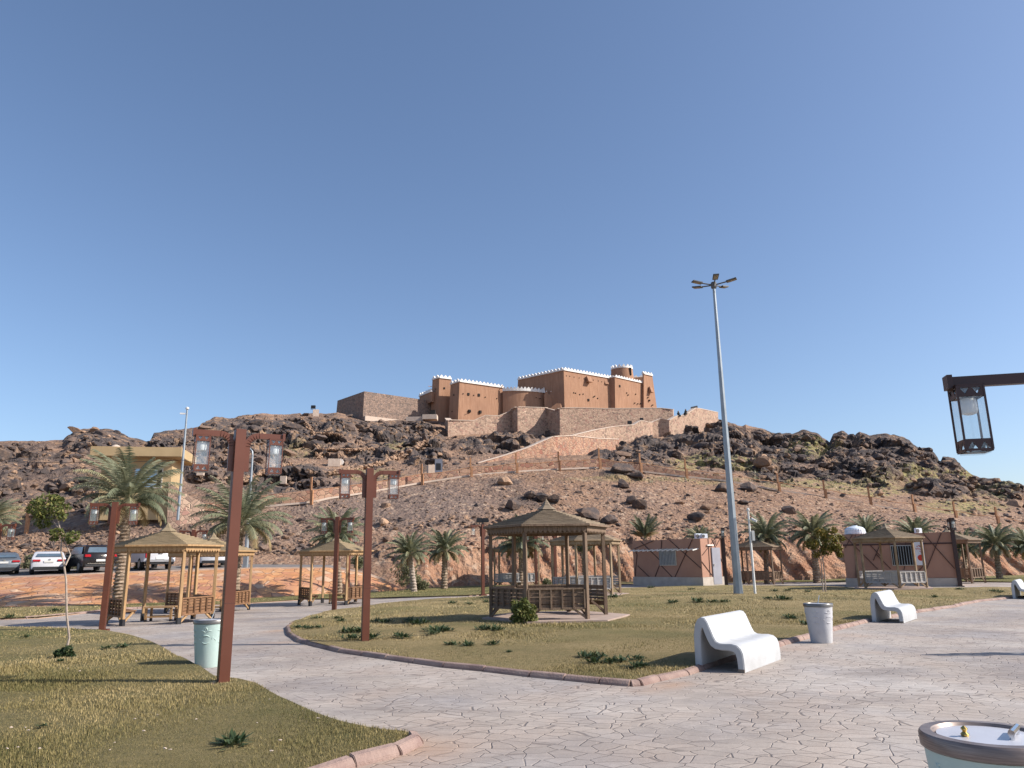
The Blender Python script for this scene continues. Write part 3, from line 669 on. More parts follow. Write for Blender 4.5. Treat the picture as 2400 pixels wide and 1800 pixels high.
# left stone clad embankment with the road on it -------------------------
TOPB = [(-900,1364,40),(-300,1360,40.5),(0,1355.5,41),(200,1347,41.6),(400,1339,42.6),(600,1333,43.6),(770,1332,44.3),(850,1343,44.5),(905,1364,45),(948,1384,45.3)]
FOOTB = [(-900,1432),(-300,1430),(0,1428),(200,1424),(400,1414),(600,1406),(770,1394),(850,1390),(905,1388),(948,1386)]
TOPB = np.array(TOPB, float)
top = lambda px: Wv(px, np.interp(px, TOPB[:,0], TOPB[:,1]), np.interp(px, TOPB[:,0], TOPB[:,2]))
cx_ = np.arange(-900, 950, 6.0); T = top(cx_); 
Ft = np.array([G(x, np.interp(x, [f[0] for f in FOOTB], [f[1] for f in FOOTB]))[:] for x in cx_]); Ft[:, 2] -= .1
n = 26; rowsb = [Ft*(1-t)+T*t + np.array([0, 0, 1])*(math.sin(t*3.14)*.12) for t in np.linspace(0, 1, n)]
rowsb.append(T+np.array([0, .45, .02])); Bm = np.stack(rowsb)
wv_ = worley(Bm[...,0]*1.1, Bm[...,1]*1.1, Bm[...,2]*1.1); Bm[:-1, :, 2] += (wv_[2][:-1]-.5)*.05
nb, mb_ = Bm.shape[:2]; ii = (np.arange(nb-1)[:, None]*mb_+np.arange(mb_-1)[None]).ravel()
tag(np_mesh('embankment', Bm.reshape(-1, 3), np.stack([ii, ii+1, ii+1+mb_, ii+mb_], 1), 'crazy_stone'), 'sloping embankment clad in orange flat stones below the parked cars', 'embankment')
cx_ = np.arange(-900, 905, 12.0); T = top(cx_); T = T+np.array([0, .45, .03]); Q, _, _ = controls(cx_); Tb = Q[1]+(Q[2]-Q[1])*.12+np.array([0, .3, 0])
ROADT, ROADB, ROADX = T, Tb, cx_
Rd = np.stack([T*(1-t)+Tb*t for t in np.linspace(0, 1, 8)]); nb, mb_ = Rd.shape[:2]; ii = (np.arange(nb-1)[:, None]*mb_+np.arange(mb_-1)[None]).ravel()
tag(np_mesh('road', Rd.reshape(-1, 3), np.stack([ii, ii+1, ii+1+mb_, ii+mb_], 1), 'asphalt', smooth=True), kind='structure')
mb = MB(); Tk = top(cx_)
for a, b in zip(Tk[:-1], Tk[1:]):
    mb.beam(Vector(a)+Vector((0, .25, .0)), Vector(b)+Vector((0, .25, .0)), .3, .16)
tag(mb.build('road_kerb', 'pale_concrete'), kind='structure')
def road_pt(px, py):
    d = ray(px, py); best = None
    i = np.interp(px, ROADX, np.arange(len(ROADX))); i0 = int(i)
    a, b = Vector(ROADT[i0]), Vector(ROADB[i0])
    # plane through a, b and the neighbouring column
    nrm = (b-a).cross(Vector(ROADT[min(i0+1, len(ROADX)-1)])-a); o = Vector((0, 0, CAMZ)); t = (a-o).dot(nrm)/d.dot(nrm); return o+d*t

# ------------------------------------------------------------------ walls on the hill
def hz(px, py, D): return W(px, py, D)
def wall(name, mat, pts, label, cat='wall', thick=.7, down=1.5, cap=None):
    mb = MB(); F_, B_ = [], []
    P3 = []
    for q in pts:
        px_, yt, yb = q[:3]; D = q[3] if len(q) > 3 else on_hill(px_, yb)[0][1]-.3
        a = W(px_, yb, D); t = W(px_, yt, D); P3.append((Vector((a.x, a.y, a.z-down)), Vector((a.x+(t.x-a.x)*.0+ (t.x-a.x), a.y, t.z))))
    n = len(P3); vs = []
    for i, (a, t) in enumerate(P3):
        p0 = P3[max(i-1, 0)][0]; p1 = P3[min(i+1, n-1)][0]; d = (p1-p0); d.z = 0; d.normalize(); nn = Vector((-d.y, d.x, 0))
        if nn.y < 0 and abs(nn.y) > .3: nn = -nn
        vs += [a, t, t+nn*thick, a+nn*thick]
    fs = []
    for i in range(n-1):
        b = i*4; fs += [(b, b+4, b+5, b+1), (b+1, b+5, b+6, b+2), (b+2, b+6, b+7, b+3)]
    fs += [(0, 1, 2, 3), (4*n-1, 4*n-2, 4*n-3, 4*n-4)]
    mb.add(vs, fs); o = mb.build(name, mat)
    if label: tag(o, label, cat)
    if cap:
        m2 = MB()
        for i in range(n-1):
            a, b = Vector(vs[4*i+1]).lerp(vs[4*i+2], .5), Vector(vs[4*i+5]).lerp(vs[4*i+6], .5)
            if (b-a).length > .01: m2.beam(a+Vector((0, 0, cap/2)), b+Vector((0, 0, cap/2)), thick+.12, cap)
        m2.build('coping', 'pale_concrete', o)
    return o
wall('retaining_wall', 'rubble_tan', [(1043,981,1012,146),(1050,985,1024,140),(1111,986,1034,143),(1138,974,1034,144),(1170,975,1032,145.5),(1199,961,1030,147),(1213,954,1040,144.6),(1282,956,1034,148),(1300,963,1040,146),(1312,957,1042,144),(1345,956,1050,145),(1420,958,1060,147),(1550,957,1050,150.5),(1577,960,1030,151),(1579,960,1010,155)],
     'high stepped rubble retaining wall carrying the fort', thick=1.0, cap=.12)
wall('stair_wall', 'rubble_tan', [(1343,1021,1066,116),(1400,1007,1058,121),(1440,1000,1054,125),(1486,996,1052,128),(1503,986,1048,129)]+[(1519,990,1046,130.5),(1530,990,1042,133.8),(1548,981,1034,134.5),(1568,985,1030,134),(1588,975,1022,136),(1603,975,1018,138),(1631,957,1006,141),(1640,958,996,143),(1682,967,990,150),(1683,967,990,156)],
     'stepped rubble wall climbing right of the fort with the two seated women', thick=.9, cap=.12)
wall('ramp_wall', 'rubble_red', [(1072,1099,1106,84),(1120,1086,1104,85),(1180,1069,1100,87),(1240,1049,1096,89),(1297,1024,1090,91),(1312,1023,1086,92),(1345,1022,1080,94),(1400,1028,1078,100),(1450,1030,1068,106)],
     'long reddish rubble wall rising as a ramp from the trail to the terrace', thick=1.2, cap=.1)
wall('trail_wall', 'rubble_red', [(x, y-h, y+1, np.interp(x, *TR_D)+.5) for x, y, h in [(432,1209,22),(520,1199,24),(630,1185,26),(730,1175.5,27),(856,1154,21),(990,1130,19),(1105,1113,15),(1212,1104,16),(1317,1098,20),(1408,1095,19),(1505,1104,15),(1612,1117,11),(1700,1126,9)]],
     'low reddish stone wall along the hillside trail behind the wooden posts', thick=.5)
wall('guardhouse_wall', 'rubble_tan', [(395,1130,1200,56.4),(425,1150,1205,56.6),(450,1165,1206,57),(480,1180,1204,57.4)], 'rough stone wall beside the beige guardhouse', thick=.6)
# pale concrete edge of the trail
tx = np.concatenate([np.arange(230, 2700, 30.0)]); mb = MB(); prev = None
for x in tx:
    p = W(x, np.interp(x, *TR_Y)+1, np.interp(x, *TR_D)-.15)
    if prev is not None: mb.beam(prev, p, .16, .15)
    prev = p
tag(mb.build('trail_kerb', 'pale_concrete'), kind='structure')
# footpaths built of pale stone winding up between crags
def path(pts, w=1.1, mat='rubble_tan', h=.5):
    xs = np.array([p[0] for p in pts], float); ys = np.array([p[1] for p in pts], float)
    L = np.r_[0, np.cumsum(np.hypot(np.diff(xs), np.diff(ys)))]; t = np.arange(0, L[-1], 7); X = np.interp(t, L, xs); Y = np.interp(t, L, ys)
    P = on_hill(X, Y); P[:, 1] = np.convolve(np.pad(P[:, 1], 2, 'edge'), np.ones(5)/5, 'valid')-.9
    P = np.array([W(a, b, c)[:] for a, b, c in zip(X, Y, P[:, 1])]); n = len(P)
    P = np.concatenate([P+np.c_[rng.uniform(-w, w, n)*.5, rng.uniform(-.5, .3, n), rng.uniform(-.15, .15, n)] for _ in range(5)])
    P = np.concatenate([P, (P[1:]+P[:-1])/2]); tag(scatter('path', P, rng.uniform(.16, .4, len(P))*w, PR1, rng.uniform(.8, 1, len(P)), .7, 0), kind='structure')
path([(1025,1011),(1003,1028),(977,1048),(944,1066),(895,1086),(825,1101),(770,1112)], 1.2)
path([(678,1087),(640,1100),(608,1112),(565,1129)], 1.0)
path([(704,978),(734,1013),(745,1048),(749,1078)], .8); path([(743,1015),(775,1016),(804,1019)], .6); path([(751,1054),(800,1055),(877,1052)], .8)

# ================================================================== THE FORT
def merlons(mb, a, b, n=None, w=.86, h=.62, t=.34, gap=.88):
    a, b = Vector(a), Vector(b); L = (b-a).length; n = n or max(1, int(L/gap)); d = (b-a).normalized(); nn = Vector((-d.y, d.x, 0)).normalized()
    for i in range(n):
        c = a+(b-a)*((i+.5)/n)+Vector((0, 0, random.uniform(-.02, .02)))
        vs = []
        for s in (-t/2, t/2):
            q = c+nn*s
            vs += [q-d*(w/2), q+d*(w/2), q+d*(w*.22)+Vector((0, 0, h*.7)), q+Vector((0, 0, h)), q-d*(w*.22)+Vector((0, 0, h*.7))]
        mb.add(vs, [(0,1,2,3,4), (9,8,7,6,5), (0,5,6,1), (1,6,7,2), (2,7,8,3), (3,8,9,4), (4,9,5,0)])
def block(name, corners, zb, batter, parent, mat='mud_plaster', bulge=0):
    """corners: list of (x,y,ztop) in order; faces battered outwards towards the base"""
    n = len(corners); cx = sum(c[0] for c in corners)/n; cy = sum(c[1] for c in corners)/n
    vs = []; lv = 5
    for k_ in range(lv):
        f = k_/(lv-1)
        for i, c in enumerate(corners):
            z = zb*(1-f)+c[2]*f; o = batter*(1-f)
            bt = o[i] if hasattr(o, '__len__') else o
            d = Vector((c[0]-cx, c[1]-cy)); d = d.normalized()*bt if d.length else d
            vs.append((c[0]+d.x, c[1]+d.y, z))
    mb = MB(); fs = []
    for k_ in range(lv-1):
        for i in range(n): fs.append((k_*n+i, k_*n+(i+1) % n, (k_+1)*n+(i+1) % n, (k_+1)*n+i))
    fs.append(tuple((lv-1)*n+i for i in range(n))); mb.add(vs, fs); return mb.build(name, mat, parent)
def crown(corners, edges, parent, white=True, inset=.05, h=.5, band=.3):
    mb = MB()
    for i, j in edges:
        a, b = Vector(corners[i]), Vector(corners[j])
        mb.beam(a+Vector((0, 0, band/2-.02)), b+Vector((0, 0, band/2-.02)), .42, band)
        merlons(mb, a+Vector((0, 0, band-.03)), b+Vector((0, 0, band-.03)), h=h)
    return mb.build('battlement', 'white_plaster' if white else 'mud_plaster', parent)
def holes(parent, a, b, pts, sz=.42, name='window_opening', depth=.5):
    """small openings on the face through corners a-b, given by image position"""
    a, b = Vector(a), Vector(b); d = b-a; d.z = 0; d.normalize(); n = Vector((d.y, -d.x, 0));  n = n if n.y < 0 else -n
    for q in pts:
        mb = MB(); px, py = q[:2]; s = q[2] if len(q) > 2 else sz; s *= .8 if s > .32 else .6; r = ray(px, py); o = Vector((0, 0, CAMZ)); t = (a-o).dot(n)/r.dot(n); p = o+r*t
        # follow the batter outwards
        k_ = min(max((a.z-p.z)/14, 0), 1); p = p+n*(k_*.95+.03)
        X, Y, Z = d, n, Vector((0, 0, 1))
        vs = [p+X*(i*s/2)+Z*(j*s*.6)-Y*kk for kk in (0, depth) for i, j in ((-1,-1),(1,-1),(1,1),(-1,1))]
        mb.add(vs, [(0,1,2,3), (4,7,6,5), (0,4,5,1), (1,5,6,2), (2,6,7,3), (3,7,4,0)]); mb.build(name, 'void_dark', parent)
def corner(px, py, z): p = Wz(px, py, z); return (p.x, p.y, z)
def back(c0, c1, c2): return (c1[0]+c2[0]-c0[0], c1[1]+c2[1]-c0[1], c1[2])
zg = 27.0
base = W(1321, 958, 155)
fort = empty('fort', (base.x, base.y+6, zg), label='brown mud plastered desert fort with white zigzag battlements on the hilltop', cat='fort')
fort.location = (0, 0, 0)
# keep
K = [corner(1321, 868, W(1321, 868, 155).z)]; zk = K[0][2]; K += [corner(1440, 889, zk), None, corner(1214, 891, zk)]; K[2] = back(K[0], K[1], K[3])
block('keep', K, zg, .9, fort); crown(K, [(0, 1), (3, 0)], fort)
holes(fort, K[0], K[1], [(1327,881,.28),(1335,882,.28),(1345,884,.28),(1357,886,.28),(1368,888,.28),(1390,891,.28),(1402,893,.28),(1410,895,.28),(1343,921,.3),(1347,922,.3),(1357,925,.3),(1365,924,.3),(1377,938,.5),(1389,931,.3),(1392,929,.3),(1399,934,.3)], name='loophole')
def projbox(parent, a, b, px, py0, py1, w=1.2, out=.7):
    a, b = Vector(a), Vector(b); d = b-a; d.z = 0; d.normalize(); n = Vector((d.y, -d.x, 0)); n = n if n.y < 0 else -n
    def hit(x, y):
        r = ray(x, y); o = Vector((0, 0, CAMZ)); return o+r*((a-o).dot(n)/r.dot(n))
    t, u = hit(px, py0), hit(px, py1); mb = MB(); vs = []
    for s in (-w/2, w/2):
        q = d*s; vs += [t+q+n*.2, u+q+n*.3, u+q+n*(out+.4), t+q+n*(.45)]
    mb.add(vs, [(0,1,2,3), (7,6,5,4), (0,3,7,4), (1,5,6,2), (2,6,7,3), (0,4,5,1)]); return mb.build('machicolation', 'mud_plaster', parent)
projbox(fort, K[0], K[1], 1377, 883, 897)
# projecting right mass
B = [corner(1441, 884, W(1441, 884, 162.3).z)]; zb = B[0][2]; B += [corner(1513, 900, zb), None, corner(1420, 887, zb)]; B[2] = back(B[0], B[1], B[3])
block('bastion', B, zg, .95, fort); crown([B[0], B[1]], [(0, 1)], fort, h=.45, band=.2)
crown([B[3], B[0]], [(0, 1)], fort, h=.4, band=.15)
holes(fort, B[0], B[1], [(1452,905,.5),(1468,921,.3),(1471,926,.3),(1489,924,.3),(1486,945,.28),(1493,947,.28),(1500,946,.28),(1512,950,.28)], name='loophole')
holes(fort, B[3], B[0], [(1427,948,.45)])
projbox(fort, (K[1][0]-2, K[1][1]-1, zk), K[1], 1418, 890, 902, .9, .5)
# far right tower with strong batter
T = [corner(1509, 877, W(1509, 877, 168.3).z)]; zt = T[0][2]; T += [corner(1529, 881.5, zt), None, corner(1506, 878, zt)]; T[2] = back(T[0], T[1], T[3])
block('corner_tower', T, zg, 1.7, fort); crown(T, [(0, 1), (3, 0)], fort, h=.5, band=.3)
projbox(fort, T[0], T[1], 1522, 907, 921, .9, .6)
holes(fort, T[0], T[1], [(1520,939,.35),(1526,958,.4),(1527,950,.3),(1517,932,.3)], name='loophole')
# round tower
c = W(1457, 860, 173); zt = W(1457, 861, 170.5).z; mb = MB(); prof = []
for k_ in range(7):
    f = k_/6; prof.append((3.1-.55*f, zg+12+(zt-zg-12)*f))
mb.lathe(prof, 28, (c.x, c.y, 0)); mb.build('round_tower', 'mud_plaster', fort, smooth=40)
mb = MB(); N_ = 15; pr = [(2.62, zt-.05), (2.62, zt+.3), (2.25, zt+.3)]; mb.lathe(pr, 28, (c.x, c.y, 0))
for i in range(N_):
    a0 = 2*math.pi*i/N_; a1 = 2*math.pi*(i+.75)/N_; p = lambda a: (c.x+2.42*math.cos(a), c.y+2.42*math.sin(a), zt+.28)
    merlons(mb, p(a0), p(a1), n=1, w=.75, h=.62)
mb.build('battlement', 'white_plaster', fort)
a = ray(1476, 868); mb = MB(); p = W(1477, 868, 171.0); mb.box((p.x-.22, p.y-.3, p.z-1.2), (p.x+.22, p.y+.6, p.z+.6)); mb.build('slit_opening', 'void_dark', fort)
# back walls between the towers
a = W(1484, 886, 173); b = W(1509, 884, 173); mb = MB(); mb.beam((a.x, a.y, a.z-4), (b.x, b.y, b.z-4), .8, 8); mb.build('back_wall', 'mud_plaster', fort)
crown([(a.x, a.y, a.z), (b.x, b.y, b.z)], [(0, 1)], fort, h=.45, band=.2)
# left building
Lb = [corner(1077, 895, W(1077, 895, 151).z)]; zl = Lb[0][2]; Lb += [corner(1180, 909.5, zl), None, corner(1056, 902, zl)]; Lb[2] = back(Lb[0], Lb[1], Lb[3])
block('long_building', Lb, zg-2, .7, fort); crown(Lb, [(0, 1), (3, 0)], fort)
holes(fort, Lb[0], Lb[1], [(1097.5,924,.55),(1122,926,.6),(1099,964,.6),(1124,966,.62),(1085,923,.25),(1110,926.5,.25),(1137,931,.25),(1164,934,.25)])
holes(fort, Lb[3], Lb[0], [(1065,926,.35),(1063,965,.3)])
mb = MB(); p = W(1168, 916, 151.5); mb.beam(p, p+Vector((1.0, -1.2, .9)), .1, .1); mb.build('water_spout', 'post_wood', fort)
# slim left tower
T = [corner(1029.5, 886, W(1029.5, 886, 154.5).z)]; zt = T[0][2]; T += [corner(1058, 889.5, zt), None, corner(1013.5, 891, zt)]; T[2] = back(T[0], T[1], T[3])
block('slim_tower', T, zg-2, .55, fort); crown(T, [(0, 1), (3, 0)], fort)
holes(fort, T[0], T[1], [(1041,910,.4)]); holes(fort, T[3], T[0], [(1022,912,.3)])
mb = MB(); p = W(1012, 906, 155); mb.beam(p, p+Vector((-.7, -.4, 0)), .1, .1); mb.build('water_spout', 'post_wood', fort)
# little crenellated side wall left of the tower
a = corner(1012, 918, zt-2.9); b = corner(983, 930, zt-2.9); c = (b[0]+3, b[1]+4, b[2]); d = (a[0]+3, a[1]+4, a[2])
block('side_wall', [b, a, d, c], b[2]-2.2, 0, fort); crown([b, a], [(0, 1)], fort)
# curved wall
Cz = W(1180, 913, 155).z; arc = []
for i in range(13):
    f = i/12; px = 1178+(1275-1178)*f; D = 156.6-1.3*math.sin(f*math.pi*.9)+2.0*f; p = W(px, 0.0+913+8*f, D); arc.append((p.x, p.y, Cz-.013*i))
mb = MB(); n = len(arc); vs = []
for x, y, z in arc: vs += [(x-.0, y-.75, zg), (x, y, z), (x, y+1.2, z), (x, y+1.2, zg)]
fs = [];
for i in range(n-1): b = 4*i; fs += [(b, b+4, b+5, b+1), (b+1, b+5, b+6, b+2), (b+2, b+6, b+7, b+3)]
fs += [(0, 1, 2, 3), (4*n-1, 4*n-2, 4*n-3, 4*n-4)]; mb.add(vs, fs); mb.build('curved_wall', 'mud_plaster', fort)
crown(arc, [(i, i+1) for i in range(n-1)], fort, h=.62, band=.35)
p = arc[-1]; mb = MB(); mb.beam((p[0], p[1], p[2]), (p[0], p[1], p[2]+1.15), .5, .6, w2=.2, h2=.3); mb.build('pinnacle', 'white_plaster', fort)
a = W(1275, 926, 157); b = W(1319, 928, 157.5); mb = MB(); mb.beam((a.x, a.y, a.z-5), (b.x, b.y, a.z-5), .9, 10); mb.build('low_wall', 'mud_plaster', fort)
crown([(a.x, a.y, a.z), (b.x, b.y, a.z)], [(0, 1)], fort, white=False, h=.7, band=.2)
q = MB(); merlons(q, (a.x, a.y-.02, a.z+.72), (b.x, b.y-.02, a.z+.72), w=.25, h=.22, t=.4); q.build('battlement_tip', 'white_plaster', fort)
holes(fort, (a.x, a.y, a.z), (b.x, b.y, a.z), [(1291,940,.5)])
holes(fort, arc[3], arc[9], [(1206,926,.26),(1215,926,.26),(1227,928,.26),(1243,930,.26),(1257,932,.26),(1266,934,.26)], name='loophole')
# wedge shaped buttress at the foot of the keep
a = W(1310, 958, 150); mb = MB(); vs = [(a.x-2.6, a.y, a.z-.5), (a.x+.4, a.y, a.z-.5), (a.x+.4, a.y, a.z+1.1), (a.x-.5, a.y, a.z+1.15)]; vs += [(v[0]+.3, v[1]+2.5, v[2]) for v in vs]
mb.add(vs, [(0,1,2,3), (7,6,5,4), (0,4,5,1), (1,5,6,2), (2,6,7,3), (3,7,4,0)]); mb.build('stair_flank', 'mud_plaster', fort)
# rubble enclosure left of the fort
E = [corner(854, 917, W(854, 917, 147).z)]; ze = E[0][2]; E += [corner(1018, 940.5, ze), None, corner(791, 939, ze)]; E[2] = back(E[0], E[1], E[3])
enc = block('enclosure_wall', E, W(854, 990, 147).z, .35, None, 'rubble_grey'); tag(enc, 'big square rubble stone enclosure left of the fort on the rocks', 'wall')
E2 = [Vector(c) for c in E]; zf = W(854, 981, 147).z; mb = MB(); dd = Vector((E2[1].x-E2[0].x, E2[1].y-E2[0].y, 0)).normalized(); nn = Vector((dd.y, -dd.x, 0))
a = Vector((E2[0].x, E2[0].y, zf))+nn*.45; b = Vector((E2[1].x, E2[1].y, zf))+nn*.45; mb.beam(a, b, .5, 1.0); mb.build('footing', 'pale_concrete', enc)
a = W(1022, 978, 149); mb = MB(); mb.box((a.x-2.6, a.y-1.5, a.z-.6), (a.x+.3, a.y+1, a.z+.35)); mb.box((a.x-6, a.y-.5, a.z-.8), (a.x-2.62, a.y+1, a.z+.1))
tag(mb.build('entrance_step', 'pale_concrete'), 'pale concrete landing at the foot of the slim fort tower', 'steps')
a = W(1015, 974, 149.6); mb = MB(); mb.box((a.x-.45, a.y-.4, a.z-.6), (a.x+.45, a.y+1, a.z+1.1)); mb.build('entrance_opening', 'void_dark', fort)

# small things on the hill ------------------------------------------------
def solid(name, px, py, D, size, mat, label, cat, rz=0):
    p = W(px, py, D); mb = MB(); sx, sy, sz = size; mb.box((-sx/2, -sy/2, -.3), (sx/2, sy/2, sz)); o = mb.build(name, mat, bevel=.02); o.location = p; o.rotation_euler.z = rz
    return tag(o, label, cat)
def flood(px, py, D, label, s=.5):
    p = W(px, py, D); e_ = empty('floodlight', p, 0, label, 'floodlight')
    mb = MB(); mb.box((-.5*s, -.25*s, .25*s), (.5*s, .25*s, 1.0*s)); o = mb.build('housing', 'plastic_black', e_, bevel=.02)
    mb = MB(); mb.box((-.55*s, -.08*s, 0), (-.51*s, .08*s, .7*s)); mb.box((.51*s, -.08*s, 0), (.55*s, .08*s, .7*s)); mb.box((-.51*s, -.08*s, 0), (.51*s, .08*s, .05*s)); mb.build('bracket', 'galv_dark', e_)
    return e_
def plinth(px, py, w, h, label, rz=0):
    p = on_hill(px, py)[0]; D = p[1]-.8; sc_ = D/F_PX
    return solid('plinth', px, py, D, (w*sc_, w*sc_*.7, h*sc_), 'post_wood' if False else 'pale_concrete', label, 'plinth', rz)
p1 = plinth(740, 974, 14, 14, 'orange concrete plinth on the skyline of the left ridge', .3)
flood(734, 960, p1.location.y, 'black floodlight standing on the skyline plinth', .8)
plinth(783, 1089, 28, 13, 'pale concrete box with white disc on the slope below the enclosure', .2)
p = on_hill(797, 1083)[0]; mb = MB(); a = W(797, 1083, p[1]-2.2); mb.tube([a+Vector((0,-.1,0)), a+Vector((0,.1,0))], .42, 16); tag(mb.build('wall_lamp', 'white_plaster'), 'round white lamp on the pale box', 'lamp')
plinth(470, 1108, 16, 14, 'small orange concrete block left behind the nearest lamp post', .2)
plinth(664, 1128, 14, 12, 'small brown concrete block above the left trail wall', .1)
flood(1476, 996, 133, 'black square floodlight on the terrace at the foot of the stair wall', .75)
flood(1504, 987, 133, 'tilted black floodlight on the stair wall coping', .6)
a = W(1626, 958, 142.5); mb = MB(); mb.beam(a+Vector((-.5, 0, .1)), a+Vector((.7, 0, .35)), .6, .45); tag(mb.build('railing_box', 'galv_dark'), 'dark boxy railing cap at the top of the stair wall', 'railing')
# information stele
p = W(1028, 1113, 71); st = empty('info_stele', p, .1, 'grey metal information stele with a black panel beside the trail', 'sign')
mb = MB(); mb.box((-.36, -.06, -.3), (.36, .06, 1.5)); mb.build('body', 'steel_grey', st); mb = MB(); mb.box((-.26, -.075, .45), (.2, -.055, 1.1)); mb.build('panel', 'plastic_black', st)
plinth(1012, 1112, 20, 22, 'dark shaded stone block left of the information stele', .3)

# trail posts -------------------------------------------------------------
ordn = ['first', 'second', 'third', 'fourth', 'fifth', 'sixth', 'seventh', 'eighth', 'ninth', 'tenth', 'eleventh', 'twelfth', 'thirteenth', 'fourteenth', 'fifteenth', 'sixteenth', 'seventeenth']
POSTS = [(62,1243,1180),(730,1176,1118),(990,1130,1087),(1105,1113,1072),(1212,1104,1062),(1312,1098,1058),(1407,1095,1050),(1503,1104,1062),(1610,1117,1076),(1716,1128,1090),(1827,1147,1109),(1936,1164,1125),(2042,1183,1141),(2145,1199,1159),(2242,1215,1175),(2341,1228,1188),(2440,1243,1204)]
tops = []
for i, (px, pb, pt) in enumerate(POSTS):
    D = float(np.interp(px, *TR_D))-.45; p = W(px, pb+2, D); t = W(px, pt, D); h = t.z-p.z
    e_ = empty('trail_post', p, random.uniform(-.2, .2), 'two piece wooden post beside the hillside trail, %s of its row from the left' % ordn[i], 'post', 'wooden posts along the hillside trail')
    mb = MB(); mb.box((-.11, -.11, -.4), (.11, .11, h*.48)); mb.build('lower_post', 'post_wood', e_, bevel=.01)
    mb = MB(); mb.box((-.17, -.07, h*.42), (-.02, .07, h)); mb.build('upper_post', 'post_wood', e_, bevel=.01)
    tops.append(p+Vector((0, 0, h*.47)))
mb = MB()
for a, b in zip(tops[1:-1], tops[2:]):
    m_ = a.lerp(b, .5)-Vector((0, 0, .12)); mb.tube([a, m_, b], .03, 5)
tag(mb.build('rope_rail', 'post_wood'), 'thin brown rope rail strung between the trail posts', 'rail')

# guardhouse --------------------------------------------------------------
gh = empty('guardhouse', W(330, 1190, 58), R(12), 'small beige guardhouse with flat projecting roof slab on the hillside', 'building')
inv = Matrix.Translation(gh.location) @ Matrix.Rotation(R(12), 4, 'Z')
zbase, ztop = gh.location.z, W(330, 1080, 58).z; hh = ztop-zbase
mb = MB(); mb.box((-2.6, -1.6, -1), (2.35, 2.4, hh)); mb.build('wall', 'beige_stucco', gh)
mb = MB(); mb.box((-3.2, -2.6, hh+.003), (3.15, 3.0, hh+.72)); mb.build('roof', 'beige_stucco', gh, bevel=.03)
w_ = MB(); w_.box((-.25, -1.68, 1.35), (1.75, -1.58, 2.85)); wf = w_.build('window', 'frame_cream', gh)
w_ = MB(); w_.box((-.17, -1.70, 1.43), (1.32, -1.684, 2.77)); w_.build('pane', 'window_sky', wf)
w_ = MB(); w_.box((1.38, -1.70, 1.43), (1.67, -1.684, 2.77)); w_.build('shutter', 'void_dark', wf)
p = W(257, 1057, 59); mb = MB(); mb.lathe([(.55, -.1), (.5, .15), (.28, .4), (.05, .5)], 14); o = mb.build('roof_mound', 'pale_concrete'); o.location = gh.matrix_basis @ Vector((-2.4, .6, hh+.82))
tag(o, 'small pale mound on top of the guardhouse roof slab', 'mound')

# kiosks ------------------------------------------------------------------
def kiosk(label, pr, pl, ztop, depth, lines, name='kiosk'):
    """pr, pl: ground points of the right and left front corner"""
    o = Vector((pr.x, pr.y, pr.z)); a = Vector((pl.x-pr.x, pl.y-pr.y, 0)); Lx = a.length; ang = math.atan2(-a.y, -a.x)
    e_ = empty(name, o, ang, label, 'kiosk'); H_ = ztop-o.z
    mb = MB(); mb.box((-Lx, 0, .42), (0, depth, H_)); mb.build('wall', 'kiosk_stucco', e_, bevel=.015)
    mb = MB(); mb.box((-Lx-.05, -.05, -.6), (.05, depth+.05, .42)); mb.build('plinth', 'plinth_stone', e_, bevel=.01)
    mb = MB()
    for (u0, v0, u1, v1) in lines:          # fractions of width from the left, of height above plinth
        p = Vector((-Lx+Lx*u0, -.012, .43+(H_-.45)*v0)); q = Vector((-Lx+Lx*u1, -.012, .43+(H_-.45)*v1)); mb.beam(p, q, .03, .055, up=(0, -1, 0.01))
    mb.build('trim', 'dark_trim', e_); return e_, Lx, H_
pr = W(1648, 1372, 42); pl = W(1487, 1374, 45.6); pl.z = pr.z
LN = [(.13,1,.43,.42),(.35,1,.03,.78),(.04,.75,0.07,.62),(.07,.62,.02,0),(.07,.3,.24,0),(.46,1,.42,.42),(.43,.42,.33,0),(.57,1,.99,.23),(.9,1,.62,0),(.43,.30,.58,0)]
k1, Lx, H1 = kiosk('terracotta kiosk with grey plinth and row of white tipped beams left of the light mast', pr, pl, W(1646, 1262, 42).z, 2.15, LN)
mb = MB()
for i in range(14):
    x = -Lx+.14+i*(Lx-.28)/13; mb.beam((x-.1, -.42, H1-.62), (x, .1, H1-.52), .05, .06)
mb.build('beam', 'white_plaster', k1)
mb = MB(); mb.box((-Lx*.59, -.05, 1.05), (-Lx*.345, .0, 1.98)); wn_ = mb.build('window', 'frame_cream', k1); mb = MB()
for i in range(11): x = -Lx*.583+i*(Lx*.228)/10.5; mb.box((x, -.075, 1.09), (x+.055, -.052, 1.94))
mb.build('shutter_slat', 'shutter_grey', wn_)
mb = MB(); mb.box((.003, .95, .02), (.07, 1.75, 2.0)); d_ = mb.build('door', 'door_grey', k1, bevel=.006); mb = MB(); mb.box((.075, 1.02, 1.0), (.11, 1.07, 1.12)); mb.build('handle', 'chrome', d_)
mb = MB(); mb.box((.003, .55, 2.1), (.09, 1.15, 2.17)); mb.build('wall_lamp', 'white_plaster', k1)
mb = MB()
for a, b in (((.012, .1, 1.6), (.012, 1.4, H1-.02)), ((.012, 1.1, H1-.02), (.012, 2.1, 1.0)), ((.012, 0.7, .45), (.012, .75, H1-.02)), ((.012, 0.02, 1.25), (.012, .9, .5)), ((.012, 1.8, H1-.1), (.012, 1.5, 2.1))): mb.beam(a, b, .035, .03)
mb.build('side_trim', 'dark_trim', k1)
